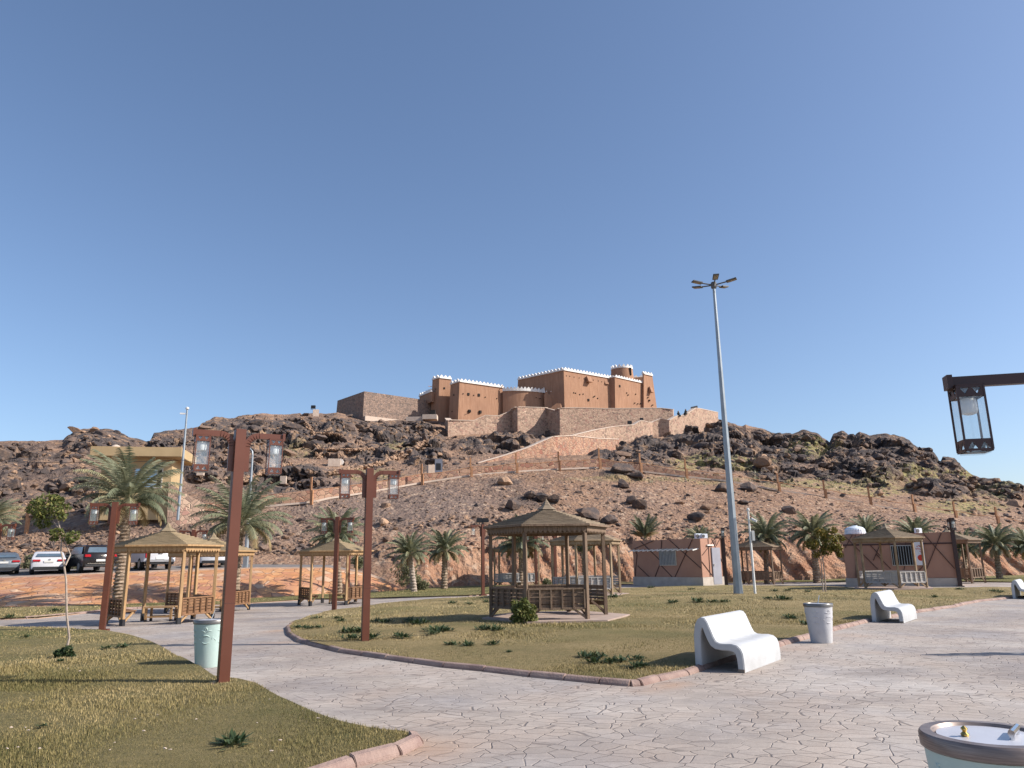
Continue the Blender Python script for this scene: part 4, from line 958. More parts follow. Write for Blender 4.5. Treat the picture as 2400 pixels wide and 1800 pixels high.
def ac(px, py, D, label, s=.55):
    p = W(px, py, D); e_ = empty('ac_unit', p, .3, label, 'air conditioner'); mb = MB(); mb.box((-s*.7, -s*.3, 0), (s*.7, s*.3, s)); mb.build('casing', 'tank_white', e_, bevel=.02)
    mb = MB(); mb.tube([(-.1, -s*.3-.01, s*.5), (-.1, -s*.3+.02, s*.5)], s*.36, 16); mb.build('fan_grille', 'galv_dark', e_); return e_
ac(1637, 1263, 43.4, 'small white air conditioner box on the left kiosk roof', .3); ac(1651, 1262, 43.3, 'second smaller white box at the right corner of the left kiosk roof', .26)
# right kiosk
pr = W(2249, 1376, 36.6); pl = W(1986, 1373, 38.6); pl.z = pr.z
LN2 = [(.03,.97,.30,.2),(.10,1,.02,.7),(.13,1,.09,0),(.30,.55,.42,.2),(.38,.9,.27,.4),(.38,.92,.57,.45),(.57,.45,.53,.12),(.26,.75,.34,.5),(.75,1,.98,.2),(.91,1,.74,.2),(.60,1,.57,.6),(.6,0,.72,.28)]
k2, Lx, H2 = kiosk('longer terracotta kiosk at the right with barred window and white sign', pr, pl, W(2240, 1247, 36.6).z, 3.6, LN2)
mb = MB(); mb.box((-Lx, -.03, H2-.55), (0, .01, H2-.48)); mb.build('trim', 'dark_trim', k2)
mb = MB(); mb.box((-Lx*.56, -.05, 1.0), (-Lx*.345, .0, 1.98)); wn_ = mb.build('window', 'frame_cream', k2)
mb = MB(); mb.box((-Lx*.555, -.058, 1.04), (-Lx*.35, -.052, 1.94)); mb.build('pane', 'void_dark', wn_)
mb = MB()
for i in range(9): x = -Lx*.545+i*(Lx*.19)/8; mb.box((x, -.09, 1.02), (x+.025, -.062, 1.96))
mb.build('bar', 'galvanised', wn_)
e_ = empty('sign_board', k2.matrix_basis @ Vector((-Lx*.31, -.16, 1.02)), k2.rotation_euler.z, 'tall white sign with red disc and red calligraphy on the right kiosk', 'sign')
mb = MB(); mb.box((-.22, -.05, 0), (.22, .05, 1.25)); mb.build('board', 'sign_white', e_, bevel=.008)
mb = MB(); mb.tube([(.05, -.056, .35), (.05, -.052, .35)], .145, 24); mb.build('disc', 'sign_red', e_)
mb = MB()
for pts in ([(.09,.50),(.10,.58),(.07,.62)], [(.13,.70),(.05,.76),(-.06,.78),(-.12,.76),(-.13,.79)], [(.14,.86),(.08,.86),(.04,.90),(.0,.95)], [(.06,.93),(.12,.90),(.16,.93)], [(.02,.66),(.08,.66)], [(-.02,.86),(-.08,.9)]):
    mb.tube([(x, -.054, z) for x, z in pts], [.016]*len(pts), 5)
mb.build('lettering', 'sign_red', e_)
# roof things of right kiosk
e_ = empty('water_tank', k2.matrix_basis @ Vector((-Lx*.87, 1.1, H2+.003)), 0, 'round white ribbed water tank on the right kiosk roof', 'water tank')
mb = MB(); prof = [(.42, 0), (.5, .05), (.5, .16), (.47, .18), (.49, .22), (.46, .3), (.38, .37), (.24, .42), (.14, .43), (.14, .47), (.03, .48)]; mb.lathe(prof, 28); o = mb.build('tank', 'tank_white', e_, smooth=35); o.scale = (1, 1, 1)
mb = MB()
for i in range(24):
    a = i*2*math.pi/24; mb.beam((.505*math.cos(a), .505*math.sin(a), .03), (.47*math.cos(a), .47*math.sin(a), .29), .03, .03, up=(math.cos(a), math.sin(a), 0))
mb.build('rib', 'tank_white', e_)
q = k2.matrix_basis @ Vector((-Lx*.27, 1.6, H2+.003)); e_ = ac(0, 0, 10, 'pale air conditioner box behind the parapet of the right kiosk', .27); e_.location = q
# bin beside kiosk 2 (small)

# ================================================================== GAZEBOS
def gazebo(name, wood, roofm, shoe, benches, label, rot=0.0, loc=(0, 0, 0), bm_=None):
    bm_ = bm_ or wood
    e_ = empty(name, loc, rot, label, 'gazebo', 'hexagonal wooden gazebos in the park'); Rp, Hp, Re = 1.44, 2.04, 1.60
    V6 = [Vector((math.cos(R(60*i)), math.sin(R(60*i)), 0)) for i in range(6)]
    for i in range(6):
        p = V6[i]*Rp; mb = MB(); c_, s_ = math.cos(R(60*i)), math.sin(R(60*i)); m4 = Matrix.Translation(p) @ Matrix.Rotation(R(60*i), 4, 'Z')
        mb.box((-.043, -.043, .0 if not shoe else .1), (.043, .043, Hp+.08), m4); o = mb.build('post', wood, e_, bevel=.006)
        if shoe: mb = MB(); mb.box((-.056, -.056, -.05), (.056, .056, .2), m4); mb.build('post_shoe', 'black_shoe', o, bevel=.004)
        else:
            me_ = MB(); me_.box((-.048, -.048, -.25), (.048, .048, .0), m4); me_.build('post_foot', wood, o)
    # roof courses
    N_ = 13; ze = Hp+.14; za = Hp+.14+.46; mb = MB()
    prof = [(Re*(1-t), ze+(za-ze)*(t**.93)) for t in [i/N_ for i in range(N_+1)]]
    for i in range(6):
        a, b = V6[i], V6[(i+1) % 6]
        for j in range(N_-1):
            r1, z1 = prof[j]; r2, z2 = prof[j+1]; r1 += .03; th = .03; dz = .027
            q = [a*r1+Vector((0,0,z1)), b*r1+Vector((0,0,z1)), b*r2+Vector((0,0,z2-dz)), a*r2+Vector((0,0,z2-dz))]
            up = Vector((0, 0, th)); mb.add([p for p in q]+[p+up for p in q], [(0,3,2,1), (4,5,6,7), (0,1,5,4), (2,3,7,6), (1,2,6,5), (3,0,4,7)])
    mb.build('roof', roofm, e_)
    # steep little cap
    mb = MB(); rc, zc = prof[-3]; vs = [v*(rc*1.05)+Vector((0, 0, zc+.05)) for v in V6]+[v*(rc*.45)+Vector((0, 0, zc+.16)) for v in V6]+[Vector((0, 0, zc+.33))]
    mb.add(vs, [(i, (i+1) % 6, 6+(i+1) % 6, 6+i) for i in range(6)]+[(6+i, 6+(i+1) % 6, 12) for i in range(6)]+[(5,4,3,2,1,0)]); mb.build('roof_cap', roofm, e_)
    # eave board and scalloped valance
    mb = MB(); mv = MB()
    for i in range(6):
        a, b = V6[i]*(Re+.015), V6[(i+1) % 6]*(Re+.015); mb.beam(a+Vector((0,0,ze+.0)), b+Vector((0,0,ze+.0)), .03, .05)
        a, b = V6[i]*(Re-.09), V6[(i+1) % 6]*(Re-.09); n = 13; d = (b-a)/n; nn = Vector((a+b)).normalized()*.02
        for j in range(n):
            p = a+d*j; q = p+d*.97; z0 = ze-.02; z1 = ze-.13; vs = [p+Vector((0,0,z0)), q+Vector((0,0,z0)), q+Vector((0,0,z1)), (p+q)/2+Vector((0,0,z1-.055)), p+Vector((0,0,z1))]
            mv.add(vs+[v+nn for v in vs], [(0,1,2,3,4), (9,8,7,6,5), (0,5,6,1), (1,6,7,2), (2,7,8,3), (3,8,9,4), (4,9,5,0)])
    mb.build('eave', wood, e_); mv.build('valance', wood, e_)
    # rafters
    mb = MB()
    for i in range(6): mb.beam(V6[i]*(Re*.97)+Vector((0,0,ze-.02)), Vector((0,0,za-.05)), .05, .07); a, b = V6[i]*Rp, V6[(i+1) % 6]*Rp; mb.beam(a+Vector((0,0,Hp)), b+Vector((0,0,Hp)), .05, .1)
    mb.build('rafter', wood, e_)
    # benches
    for i in benches:
        a, b = V6[i]*Rp, V6[(i+1) % 6]*Rp; d = (b-a).normalized(); n = Vector((a+b)).normalized(); a2, b2 = a+d*.06, b-d*.06
        mb = MB()
        for z in (.30, .385, .47, .555, .64): mb.beam(a2-n*.01+Vector((0,0,z+.02)), b2-n*.01+Vector((0,0,z+.02)), .022, .068, up=(0,0,1))
        mb.beam(a2+Vector((0,0,.71)), b2+Vector((0,0,.71)), .07, .035); nb_ = 6
        for j in range(nb_): p = a2+(b2-a2)*(j/(nb_-1)); mb.beam(p+n*.03+Vector((0,0,.27)), p+n*.03+Vector((0,0,.69)), .035, .05)
        mb.beam(a2+n*.02+Vector((0,0,.265)), b2+n*.02+Vector((0,0,.265)), .05, .05)
        mb.build('bench_back', bm_, e_)
        mb = MB()
        for k_ in range(4): o_ = n*(-.07-.10*k_); mb.beam(a2+d*(.05*k_)+o_+Vector((0,0,.40)), b2-d*(.05*k_)+o_+Vector((0,0,.40)), .085, .03)
        mb.beam(a2+d*.2-n*.38+Vector((0,0,.35)), b2-d*.2-n*.38+Vector((0,0,.35)), .03, .07); mb.build('bench_seat', bm_, e_)
        for s, sg in ((a, 1), (b, -1)):
            mb = MB(); mb.beam(s+Vector((0,0,.03)), s+d*sg*.35+Vector((0,0,.27)), .045, .05); mb.build('brace', wood, e_)
            w = (-s).normalized(); mb = MB(); mb.beam(s+Vector((0,0,.08)), s+w*.36+Vector((0,0,.36)), .04, .05); mb.build('brace', wood, e_)
    return e_
def settle(e_, px, py, rot=None, sink=0):
    p = G(px, py); e_.location = (p.x, p.y, p.z+.07-sink)
    if rot is not None: e_.rotation_euler.z = R(rot)
    return e_
gz1 = gazebo('gazebo', 'old_wood', 'old_wood_roof', False, (0, 1, 2, 3, 4), 'largest gazebo in the middle lawn with weathered brown roof and bush at its foot')
settle(gz1, 1287, 1452, 6)
gz5 = gazebo('gazebo', 'tan_wood', 'old_wood_roof', False, (0, 1, 3, 4), 'x', bm_='pale_wood'); settle(gz5, 1212, 1374, 20); gz5['label'] = 'far small grey gazebo seen between the posts of the middle gazebo'
gz6 = settle(copy_tree(gz5), 1376, 1397, 8); gz6['label'] = 'grey gazebo right behind the middle gazebo, in front of the clay bank'
gz7 = settle(copy_tree(gz1), 1778, 1369, 50); gz7['label'] = 'distant gazebo between the light mast and the leafy palm'
gz8 = settle(copy_tree(gz5), 2092, 1381, 15); gz8['label'] = 'weathered gazebo in front of the right kiosk'
gz9 = settle(copy_tree(gz1), 2236, 1366, 35); gz9['label'] = 'gazebo mostly hidden behind the right kiosk corner'
for q in (gz6, gz8): q.rotation_euler.z += .02
gz2 = gazebo('gazebo', 'new_wood', 'new_wood_roof', True, (0, 3, 5), 'front left honey coloured gazebo with black post shoes on the paving', bm_='brown_board')
settle(gz2, 374, 1459, 14)
gz3 = settle(copy_tree(gz2), 487, 1433, 22); gz3['label'] = 'honey coloured gazebo partly hidden behind the nearest lamp post'
gz4 = settle(copy_tree(gz2), 782, 1416, 3); gz4['label'] = 'honey coloured gazebo on the far path with low roof before the embankment'
for q, d in ((gz2, .07), (gz3, .07), (gz4, .07)): q.location.z -= d
for q in (gz5, gz7, gz9): q.location.z -= .03
def pad(px, py, r=2.1, label=None):
    c = G(px, py); mb = MB(); n = 6
    vs = [(c.x+r*math.cos(i*math.pi/3+.1), c.y+r*math.sin(i*math.pi/3+.1), c.z+.09) for i in range(n)]; vs += [(v[0], v[1], c.z-.3) for v in vs]
    mb.add(vs, [tuple(range(n))]+[(i, n+i, n+(i+1) % n, (i+1) % n) for i in range(n)]); o = mb.build('gazebo_pad', 'pad_concrete'); tag(o, kind='structure')
pad(1305, 1452, 1.85); pad(1376, 1397, 1.8); pad(2092, 1381, 1.8)
def table(px, py, label, rz, base=0):
    p = G(px, py); e_ = empty('picnic_table', p, rz, label, 'table', 'low wooden tables in the gazebos'); mb = MB()
    for i in range(5): mb.box((-.42, -.3+i*.125, .40), (.42, -.3+i*.125+.11, .43))
    mb.build('table_top', 'new_wood', e_)
    for sx in (-.36, .36):
        for sy in (-.22, .22): mb = MB(); mb.box((sx-.03, sy-.03, .05), (sx+.03, sy+.03, .39)); l = mb.build('leg', 'new_wood', e_); mb = MB(); mb.box((sx-.034, sy-.034, -.05), (sx+.034, sy+.034, .07)); mb.build('leg_shoe', 'black_shoe', l)
    mb = MB(); mb.box((-.35, -.24, .12), (.35, -.2, .16)); mb.box((-.35, .2, .12), (.35, .24, .16)); mb.build('stretcher', 'new_wood', e_)
table(376, 1456, 'low wooden table in the front left gazebo', .1); table(497, 1432, 'low wooden table in the gazebo behind the nearest lamp post', .1); table(795, 1415, 'low wooden table in the far path gazebo', .0)

# ================================================================== LANTERN LAMP POSTS
def lantern(parent, x, y, zt, dark=False):
    """box lantern hanging from height zt"""
    fm = 'lamp_dark' if dark else 'lamp_red'; w = .085; h = .47; mb = MB()
    m4 = Matrix.Translation((x, y, zt))
    for sx in (-1, 1):
        for sy in (-1, 1): mb.box((sx*w-.006, sy*w-.006, -h+.01), (sx*w+.006, sy*w+.006, 0), m4)
    for z0, z1, pt in ((-.085, -.004, -1), (-h, -h+.085, 1)):
        for s in (0, 1, 2, 3):
            rm = m4 @ Matrix.Rotation(s*math.pi/2, 4, 'Z')
            # plate with two triangular cut outs, made of strips
            for a, b in ((-w, -w*.82), (-w*.08, w*.08), (w*.82, w)): mb.box((a, -w-.003, z0), (b, -w+.003, z1), rm)
            mb.box((-w, -w-.0035, z0), (w, -w+.0035, z0+.018), rm); mb.box((-w, -w-.0035, z1-.018), (w, -w+.0035, z1), rm)
            for c in (-w*.45, w*.45):
                hw = w*.37; zb_, zt_ = (z0+.018, z1-.018); apex = zt_ if pt > 0 else zb_; bs = zb_ if pt > 0 else zt_
                for sgn in (-1, 1):
                    vs = [rm @ Vector((c+sgn*hw, yy, zz)) for yy in (-w-.003, -w+.003) for zz in (bs, apex)]+[rm @ Vector((c, yy, apex)) for yy in (-w-.003, -w+.003)]
                    mb.add(vs, [(0,1,4), (2,5,3), (0,4,5,2), (1,3,5,4)])
    mb.box((-w-.006, -w-.006, -.004), (w+.006, w+.006, .004), m4)
    fr = mb.build('lantern', fm, parent)
    mb = MB()
    for s in range(4):
        rm = m4 @ Matrix.Rotation(s*math.pi/2, 4, 'Z'); mb.add([rm @ Vector(v) for v in ((-w+.008, -w+.006, -h+.02), (w-.008, -w+.006, -h+.02), (w-.008, -w+.006, -.02), (-w+.008, -w+.006, -.02))], [(0,1,2,3)])
    mb.box((-w+.01, -w+.01, -h-.012), (w-.01, w-.01, -h-.004), m4)
    mb.build('glass_pane', 'lantern_glass', fr)
    mb = MB(); mb.lathe([(.03, -.08), (.05, -.09), (.055, -.12), (.055, -.17), (.048, -.195), (.02, -.205)], 16, (x, y, zt)); mb.build('bulb', 'bulb_white', fr, smooth=50)
    mb = MB(); mb.lathe([(.06, -.075), (.062, -.05), (.06, -.02)], 14, (x, y, zt)); mb.build('bulb_socket', 'galvanised', fr, smooth=50)
def lamp(label, dark=False, Hh=3.2, AL=.585):
    e_ = empty('lantern_post', (0, 0, 0), 0, label, 'lamp post', 'T shaped lantern posts in the park'); fm = 'lamp_dark' if dark else 'lamp_red'
    mb = MB(); mb.box((-.066, -.085, -.1), (.066, .085, Hh)); mb.build('pole', fm, e_, bevel=.004)
    mb = MB(); mb.box((-.15, -.15, -.05), (.15, .15, .045)); bp_ = mb.build('base_plate', fm, e_, bevel=.005)
    mb = MB(); mb.box((-.067, -.086, .98), (.067, .086, .984)); mb.build('pole_seam', 'lamp_dark', e_)
    mb = MB()
    for sx in (-1, 1): mb.box((sx*.0665-.002, -.012, -.1), (sx*.0665+.002, .012, Hh-.02))
    mb.build('pole_groove', 'lamp_dark', e_)
    for sx in (-1, 1):
        mb = MB(); pts = [(sx*.096, Hh-.55), (sx*.096, Hh-.22)]
        for i in range(1, 7): a = i/6*math.pi/2; pts.append((sx*(.095+.15*(1-math.cos(a))), Hh-.22+.15*math.sin(a)))
        pts.append((sx*(AL-.015), Hh-.07))
        for (x0, z0), (x1, z1) in zip(pts[:-1], pts[1:]):
            d = Vector((x1-x0, 0, z1-z0)).normalized()*.004; mb.beam(Vector((x0, 0, z0))-d, Vector((x1, 0, z1))+d, .075, .055, up=(0, 1, 0))
        mb.beam((sx*(AL-.035), 0, Hh-.07), (sx*AL, 0, Hh-.07), .1, .1); mb.build('arm', fm, e_)
        lantern(e_, sx*(AL-.125), 0, Hh-.105, dark)
    return e_
lampA = lamp('nearest and tallest red brown lantern post on the near left lawn corner')
def put_lamp(e_, px, py, top, rot, label=None, sink=0):
    p = G(px, py); e_.location = p; d = ray(px, py)
    # height from the photograph
    q = W(px, top, p.y); e_.scale.z = 1; e_.rotation_euler.z = R(rot)
    if label: e_['label'] = label
    return e_
put_lamp(lampA, 522, 1607, 1011, 30)
put_lamp(copy_tree(lampA), 855, 1509, 1110, 19, 'red brown lantern post on the tip of the main lawn')
put_lamp(copy_tree(lampA), 239, 1479, 1168, 16, 'red brown lantern post between the sapling and the front left gazebo')
put_lamp(copy_tree(lampA), 783, 1433, 1210, -2, 'thin lantern post in front of the far path gazebo')
put_lamp(copy_tree(lampA), 1132, 1396, 1232, 20, 'lantern post with dark floodlights on top left behind the middle gazebo')
put_lamp(copy_tree(lampA), 440, 1420, 1245, 10, 'lantern post behind the front left gazebo, over its roof')
put_lamp(copy_tree(lampA), 814, 1392, 1255, 60, 'half hidden lantern post right behind the far path gazebo roof')
put_lamp(copy_tree(lampA), -34, 1448, 1215, 5, 'lantern post cut by the left picture edge')
put_lamp(copy_tree(lampA), 1303, 1384, 1258, 10, 'lantern post seen through the middle gazebo, right of its centre')
put_lamp(copy_tree(lampA), 1257, 1376, 1262, 5, 'distant lantern post seen through the middle gazebo, left of its centre')
lampN = lamp('dark lantern post in the foreground at the right picture edge', True, AL=1.15)
lampD = lamp('dark narrow lantern post at the right corner of the left kiosk', True)
put_lamp(lampD, 1703, 1373, 1240, 75, 'dark narrow lantern post at the right corner of the left kiosk')
put_lamp(copy_tree(lampD), 2251, 1375, 1230, 70, 'dark narrow lantern post before the right end of the right kiosk')
for o_ in list(col.objects):
    pass
p = W(2262, 905, 5.2); 
lampN.rotation_euler.z = R(-13); d_ = Vector((math.cos(R(13)), -math.sin(R(13)), 0))*-1.025; lampN.location = (p.x-d_.x, p.y-d_.y, p.z+.1-3.2)
# two more posts outside the right picture edge whose shadows cross the plaza
put_lamp(copy_tree(lampD), 3010, 1545, 900, 10, 'dark lantern post outside the right edge, thin shadow on the plaza')
# floodlights on the post left of middle gazebo
for s in (-1, 1):
    fl_ = flood(0, 0, 10, 'black floodlight on top of the lantern post left of the middle gazebo, %s one' % ('left' if s < 0 else 'right'), .28); q = G(1132, 1396); fl_.location = (q.x+s*.14, q.y, q.z+3.21)

# ================================================================== POLES
# tall mast
p = G(1731, 1394); mast = empty('light_mast', p, 0, 'tall grey tapered light mast with five floodlight heads', 'light mast')
topz = W(1666, 668, p.y).z-p.z
mb = MB(); n = 8; mb.lathe([(.19, 0), (.19, .0), (.165, .5), (.06, topz)], 8); mb.build('pole', 'galvanised', mast)
mb = MB(); mb.box((-.22, -.22, -.2), (.22, .22, .03)); mb.build('base_plate', 'galv_dark', mast)
mb = MB(); mb.lathe([(.10, topz-.15), (.12, topz-.1), (.12, topz+.1), (.05, topz+.14)], 12); mb.build('collar', 'galv_dark', mast)
for i, a in enumerate((-90-8, -90+64, -90-80, 40, 140)):
    d = Vector((math.cos(R(a)), math.sin(R(a)), 0)); t0 = Vector((0, 0, topz)); mb = MB(); b = t0+d*.52+Vector((0, 0, .05)); mb.tube([t0+d*.08, b], .028, 6); arm = mb.build('arm', 'galv_dark', mast)
    mb = MB(); mb.beam(b, b+d*.42+Vector((0, 0, .07)), .22, .06, w2=.24, h2=.05); hd = mb.build('lamp_head', 'galv_dark', mast, bevel=.01)
    mb = MB(); mb.beam(b+d*.08+Vector((0, 0, -.022)), b+d*.38+Vector((0, 0, .03)), .17, .012); mb.build('lens', 'led_lens', hd)
# camera pole
p = G(1770, 1394); cp = empty('camera_pole', p, 0, 'thin white pole with security camera and small box right of the mast', 'pole'); tz = W(1747, 1198, p.y).z-p.z
mb = MB(); mb.tube([(0, 0, -.1), (0, 0, tz*.45), (0, 0, tz)], [.05, .045, .035], 10); mb.build('pole', 'white_paint_pole', cp, smooth=40)
mb = MB(); mb.box((.05, -.06, tz*.64), (.16, .06, tz*.76)); mb.build('junction_box', 'white_paint_pole', cp, bevel=.01)
mb = MB(); mb.beam((0, 0, tz*.9), (.15, -.05, tz*.9), .03, .03); mb.beam((.1, -.02, tz*.9+.02), (.24, -.18, tz*.87), .07, .07); mb.build('camera', 'white_paint_pole', cp)
mb = MB(); mb.lathe([(.045, tz), (.06, tz+.03), (.05, tz+.1), (.02, tz+.12)], 12); mb.build('dome_cap', 'white_paint_pole', cp, smooth=40)
# street lamp poles at left on the road side
def slope_pole(name, pb, pt, D, label, arc=False):
    a = W(*pb, D); b = W(*pt, D); e_ = empty(name, a, 0, label, 'pole'); h = b.z-a.z; mb = MB()
    pts = [(0, 0, -.5), (0, 0, h*.5), (0, 0, h)]; rr = [.1, .085, .06]
    if arc: pts = [(0, 0, -.5), (0, 0, h*.5), (0, 0, h-.5), (-.03, 0, h-.25), (-.18, 0, h-.08), (-.5, 0, h), (-1.0, 0, h+.02)]; rr = [.13, .09, .05, .045, .04, .035, .03]
    mb.tube(pts, rr, 10); mb.build('pole', 'galvanised', e_, smooth=40); return e_, h
e_, h = slope_pole('utility_pole', (418,1202), (437,960), 53, 'grey steel pole with security camera beside the guardhouse')
mb = MB(); mb.lathe([(.08, h), (.13, h+.05), (.12, h+.14), (.04, h+.2)], 12); mb.build('dome_cap', 'white_paint_pole', e_, smooth=40); mb = MB(); mb.beam((-.1, 0, h-.3), (-.45, -.1, h-.3), .1, .1); mb.build('camera', 'white_paint_pole', e_)
e_, h = slope_pole('street_lamp', (575,1330), (586,1048), 44, 'grey street lamp pole with curved top behind the nearest lamp post', True)
mb = MB(); mb.beam((-1.0, 0, h+.0), (-1.5, 0, h-.02), .16, .07); mb.build('lamp_head', 'galvanised', e_)
mb = MB(); mb.box((-.12, -.12, 0), (.12, .12, .8)); mb.build('base_sleeve', 'galvanised', e_)
A_ = W(-500, 1045, 55); B_ = W(428, 1078, 53); C_ = W(584, 1066, 44); mb = MB()
def cable(a, b, sag, r=.018):
    n = 16; mb.tube([a.lerp(b, i/n)-Vector((0, 0, sag*4*(i/n)*(1-i/n))) for i in range(n+1)], r, 5)
cable(A_, B_, .6); cable(B_, C_, .35); tag(mb.build('power_cable', 'plastic_black'), 'thin cable strung past the guardhouse between the grey poles', 'cable')

# ================================================================== BENCHES, BINS
def s_bench(label):
    e_ = empty('bench', (0, 0, 0), 0, label, 'bench', 'white moulded concrete benches along the plaza')
    # side profile centre line (u forward, z up), extruded along x
    outer = [(0.0,0),(0.0,.30),(.005,.55),(.03,.70),(.075,.79),(.13,.825),(.185,.81),(.22,.76),(.255,.66),(.30,.53),(.335,.455),(.385,.425),(.46,.42),(.56,.425),(.64,.405),(.69,.355),(.715,.28),(.725,.15),(.725,0)]
    inner = [(.10,0),(.10,.30),(.105,.50),(.12,.60),(.135,.645),(.142,.65),(.15,.645),(.16,.61),(.175,.56),(.21,.46),(.25,.38),(.315,.335),(.40,.32),(.52,.32),(.585,.305),(.61,.27),(.625,.20),(.63,.10),(.63,0)]
    L_ = 1.62; mb = MB(); n = len(outer); vs = []
    for x in (0, L_):
        vs += [(x, -u, z) for u, z in outer]+[(x, -u, z) for u, z in inner]
    fs = []
    for i in range(n-1):
        fs += [(i, i+1, n+i+1, n+i), (2*n+i+1, 2*n+i, 3*n+i, 3*n+i+1), (i+1, i, 2*n+i, 2*n+i+1), (n+i, n+i+1, 3*n+i+1, 3*n+i)]
    fs += [(0, n, 3*n, 2*n), (n-1, 3*n-1, 4*n-1, 2*n-1)]
    mb.add(vs, fs); me = mb.build('bench_shell', 'white_concrete', e_)
    bm = bmesh.new(); bm.from_mesh(me.data); bmesh.ops.recalc_face_normals(bm, faces=bm.faces)
    ed = [e for e in bm.edges if len(e.link_faces) == 2 and abs(e.verts[0].co.x-e.verts[1].co.x) < 1e-5 and e.calc_face_angle(0) > 1.0]
    bmesh.ops.bevel(bm, geom=ed, offset=.012, segments=3, affect='EDGES'); bm.to_mesh(me.data); bm.free()
    for p_ in me.data.polygons: p_.use_smooth = True
    me.data.set_sharp_from_angle(angle=R(45))
    for x in (0, L_):
        s_ = 1 if x else -1; q = MB(); q.box((x-.004 if s_ < 0 else x-.02, -.725, 0), (x+.02 if s_ < 0 else x+.004, -.635, .05)); q.build('foot_scuff', 'scuff', e_)
    return e_
b1 = s_bench('nearest white S shaped concrete bench')
def put_bench(e_, px, py, ang):
    p = G(px, py); d = Vector((math.cos(R(ang)), math.sin(R(ang)), 0)); f = Vector((d.y, -d.x, 0))  # f = forward (local -y)
    q = p-f*.725*.93; e_.location = (q.x, q.y, p.z+.002); e_.rotation_euler.z = R(ang)
b1.scale = (.94, .92, .81); put_bench(b1, 1747, 1578, 54)
b2 = copy_tree(b1); b2['label'] = 'white S shaped bench behind the white bin, second nearest'; put_bench(b2, 2119, 1461, 52)
b3 = copy_tree(b1); b3['label'] = 'white S shaped bench cut by the right picture edge'; put_bench(b3, 2426, 1405, 50)
def litter_bin(label, mat, rim, seed=0, handle=0):
    e_ = empty('litter_bin', (0, 0, 0), 0, label, 'litter bin', 'tapered litter bins with embossed flowers'); r0_, r1_, h = .20, .262, .69
    mb = MB(); mb.lathe([(r0_*.97, 0), (r0_, .012), (r0_+(r1_-r0_)*.5, h*.5), (r1_, h), (r1_-.02, h)], 40); mb.build('body', mat, e_, smooth=50)
    mb = MB(); mb.lathe([(r1_+.004, h+.001), (r1_+.014, h+.008), (r1_+.016, h+.055), (r1_+.008, h+.066), (r1_-.035, h+.067), (r1_-.05, h+.045)], 40); mb.build('rim', rim, e_, smooth=40)
    mb = MB(); mb.lathe([(r1_-.052, h+.04), (r1_-.056, h+.056), (.10, h+.060), (.02, h+.060)], 40); ld = mb.build('lid', 'bin_lid', e_, smooth=40)
    if handle:
        mb = MB(); z = h+.085; mb.tube([(-.02, -.108, z), (.13, -.052, z)], .014, 8); mb.tube([(-.01, -.104, h+.06), (-.01, -.104, z+.01)], .01, 8); mb.tube([(.115, -.056, h+.06), (.115, -.056, z+.01)], .01, 8); mb.build('handle', 'chrome', ld, smooth=40)
        mb = MB(); mb.lathe([(.014, h+.06), (.018, h+.068), (.008, h+.078), (.015, h+.09), (.004, h+.10)], 14, (-.11, .04, 0)); mb.build('knob', 'brass', ld, smooth=40)
    else:
        mb = MB(); mb.tube([(.0, 0, h+.06), (.03, 0, h+.14), (.055, 0, h+.22)], .006, 6); mb.build('handle', 'chrome', ld, smooth=40)
    # embossed petals
    mb = MB(); rr = random.Random(seed)
    def arcp(a0, z0, rad, t0, t1, w):
        pts = []; ra = []; n = 9
        for i in range(n+1):
            t = t0+(t1-t0)*i/n; z = z0+rad*math.sin(t); aa = a0+rad*math.cos(t)/.24; q = r0_+(r1_-r0_)*(z/h)
            pts.append(((q-.004)*math.cos(aa), (q-.004)*math.sin(aa), z)); ra.append(max(.0015, w*math.sin(math.pi*(i+.15)/(n+.3))))
        mb.tube(pts, ra, 6)
    for k_ in range(6):
        a0 = -1.57+k_*1.05+.1
        arcp(a0, .44, .075, .25, 2.9, .013); arcp(a0, .46, .075, -2.7, -.4, .013)
        arcp(a0-.26, .53, .06, .3, 2.2, .012); arcp(a0+.27, .53, .06, .9, 2.9, .012)
        arcp(a0-.15, .60, .055, -.4, 1.3, .011); arcp(a0+.2, .60, .06, 1.8, 3.6, .011); arcp(a0+.45, .42, .05, -.2, 1.6, .010); arcp(a0-.45, .44, .055, 1.6, 3.3, .01)
    mb.build('relief', mat, e_, smooth=60); return e_
bw = litter_bin('white litter bin with grey rim beside the nearest white bench', 'bin_white', 'bin_rim', 1); p = G(1926, 1506); bw.location = p; bw.rotation_euler.z = .3; bw.scale = (.88, .88, .86)
bm_ = litter_bin('mint green litter bin behind the nearest lamp post', 'bin_mint', 'bin_rim', 2); p = G(487, 1562); bm_.location = p; bm_.scale = (.9, .9, .88)
bn = litter_bin('mint green litter bin with chrome handle in the bottom right corner', 'bin_mint', 'bin_rim_brown', 3, 1); p = W(2318, 1722, 3.38); bn.scale = (.95, .95, 1); bn.location = (p.x, p.y, p.z-.75); bn.rotation_euler.z = .5
sb = litter_bin('small pale bin under the gazebo of the right kiosk', 'bin_white', 'bin_rim', 4); sb.location = G(2149, 1374); sb.scale = (.45, .45, .5)
q = MB(); q.tube([(0, 0, 0), (.03, 0, .2), (.05, 0, .22)], .004, 5)

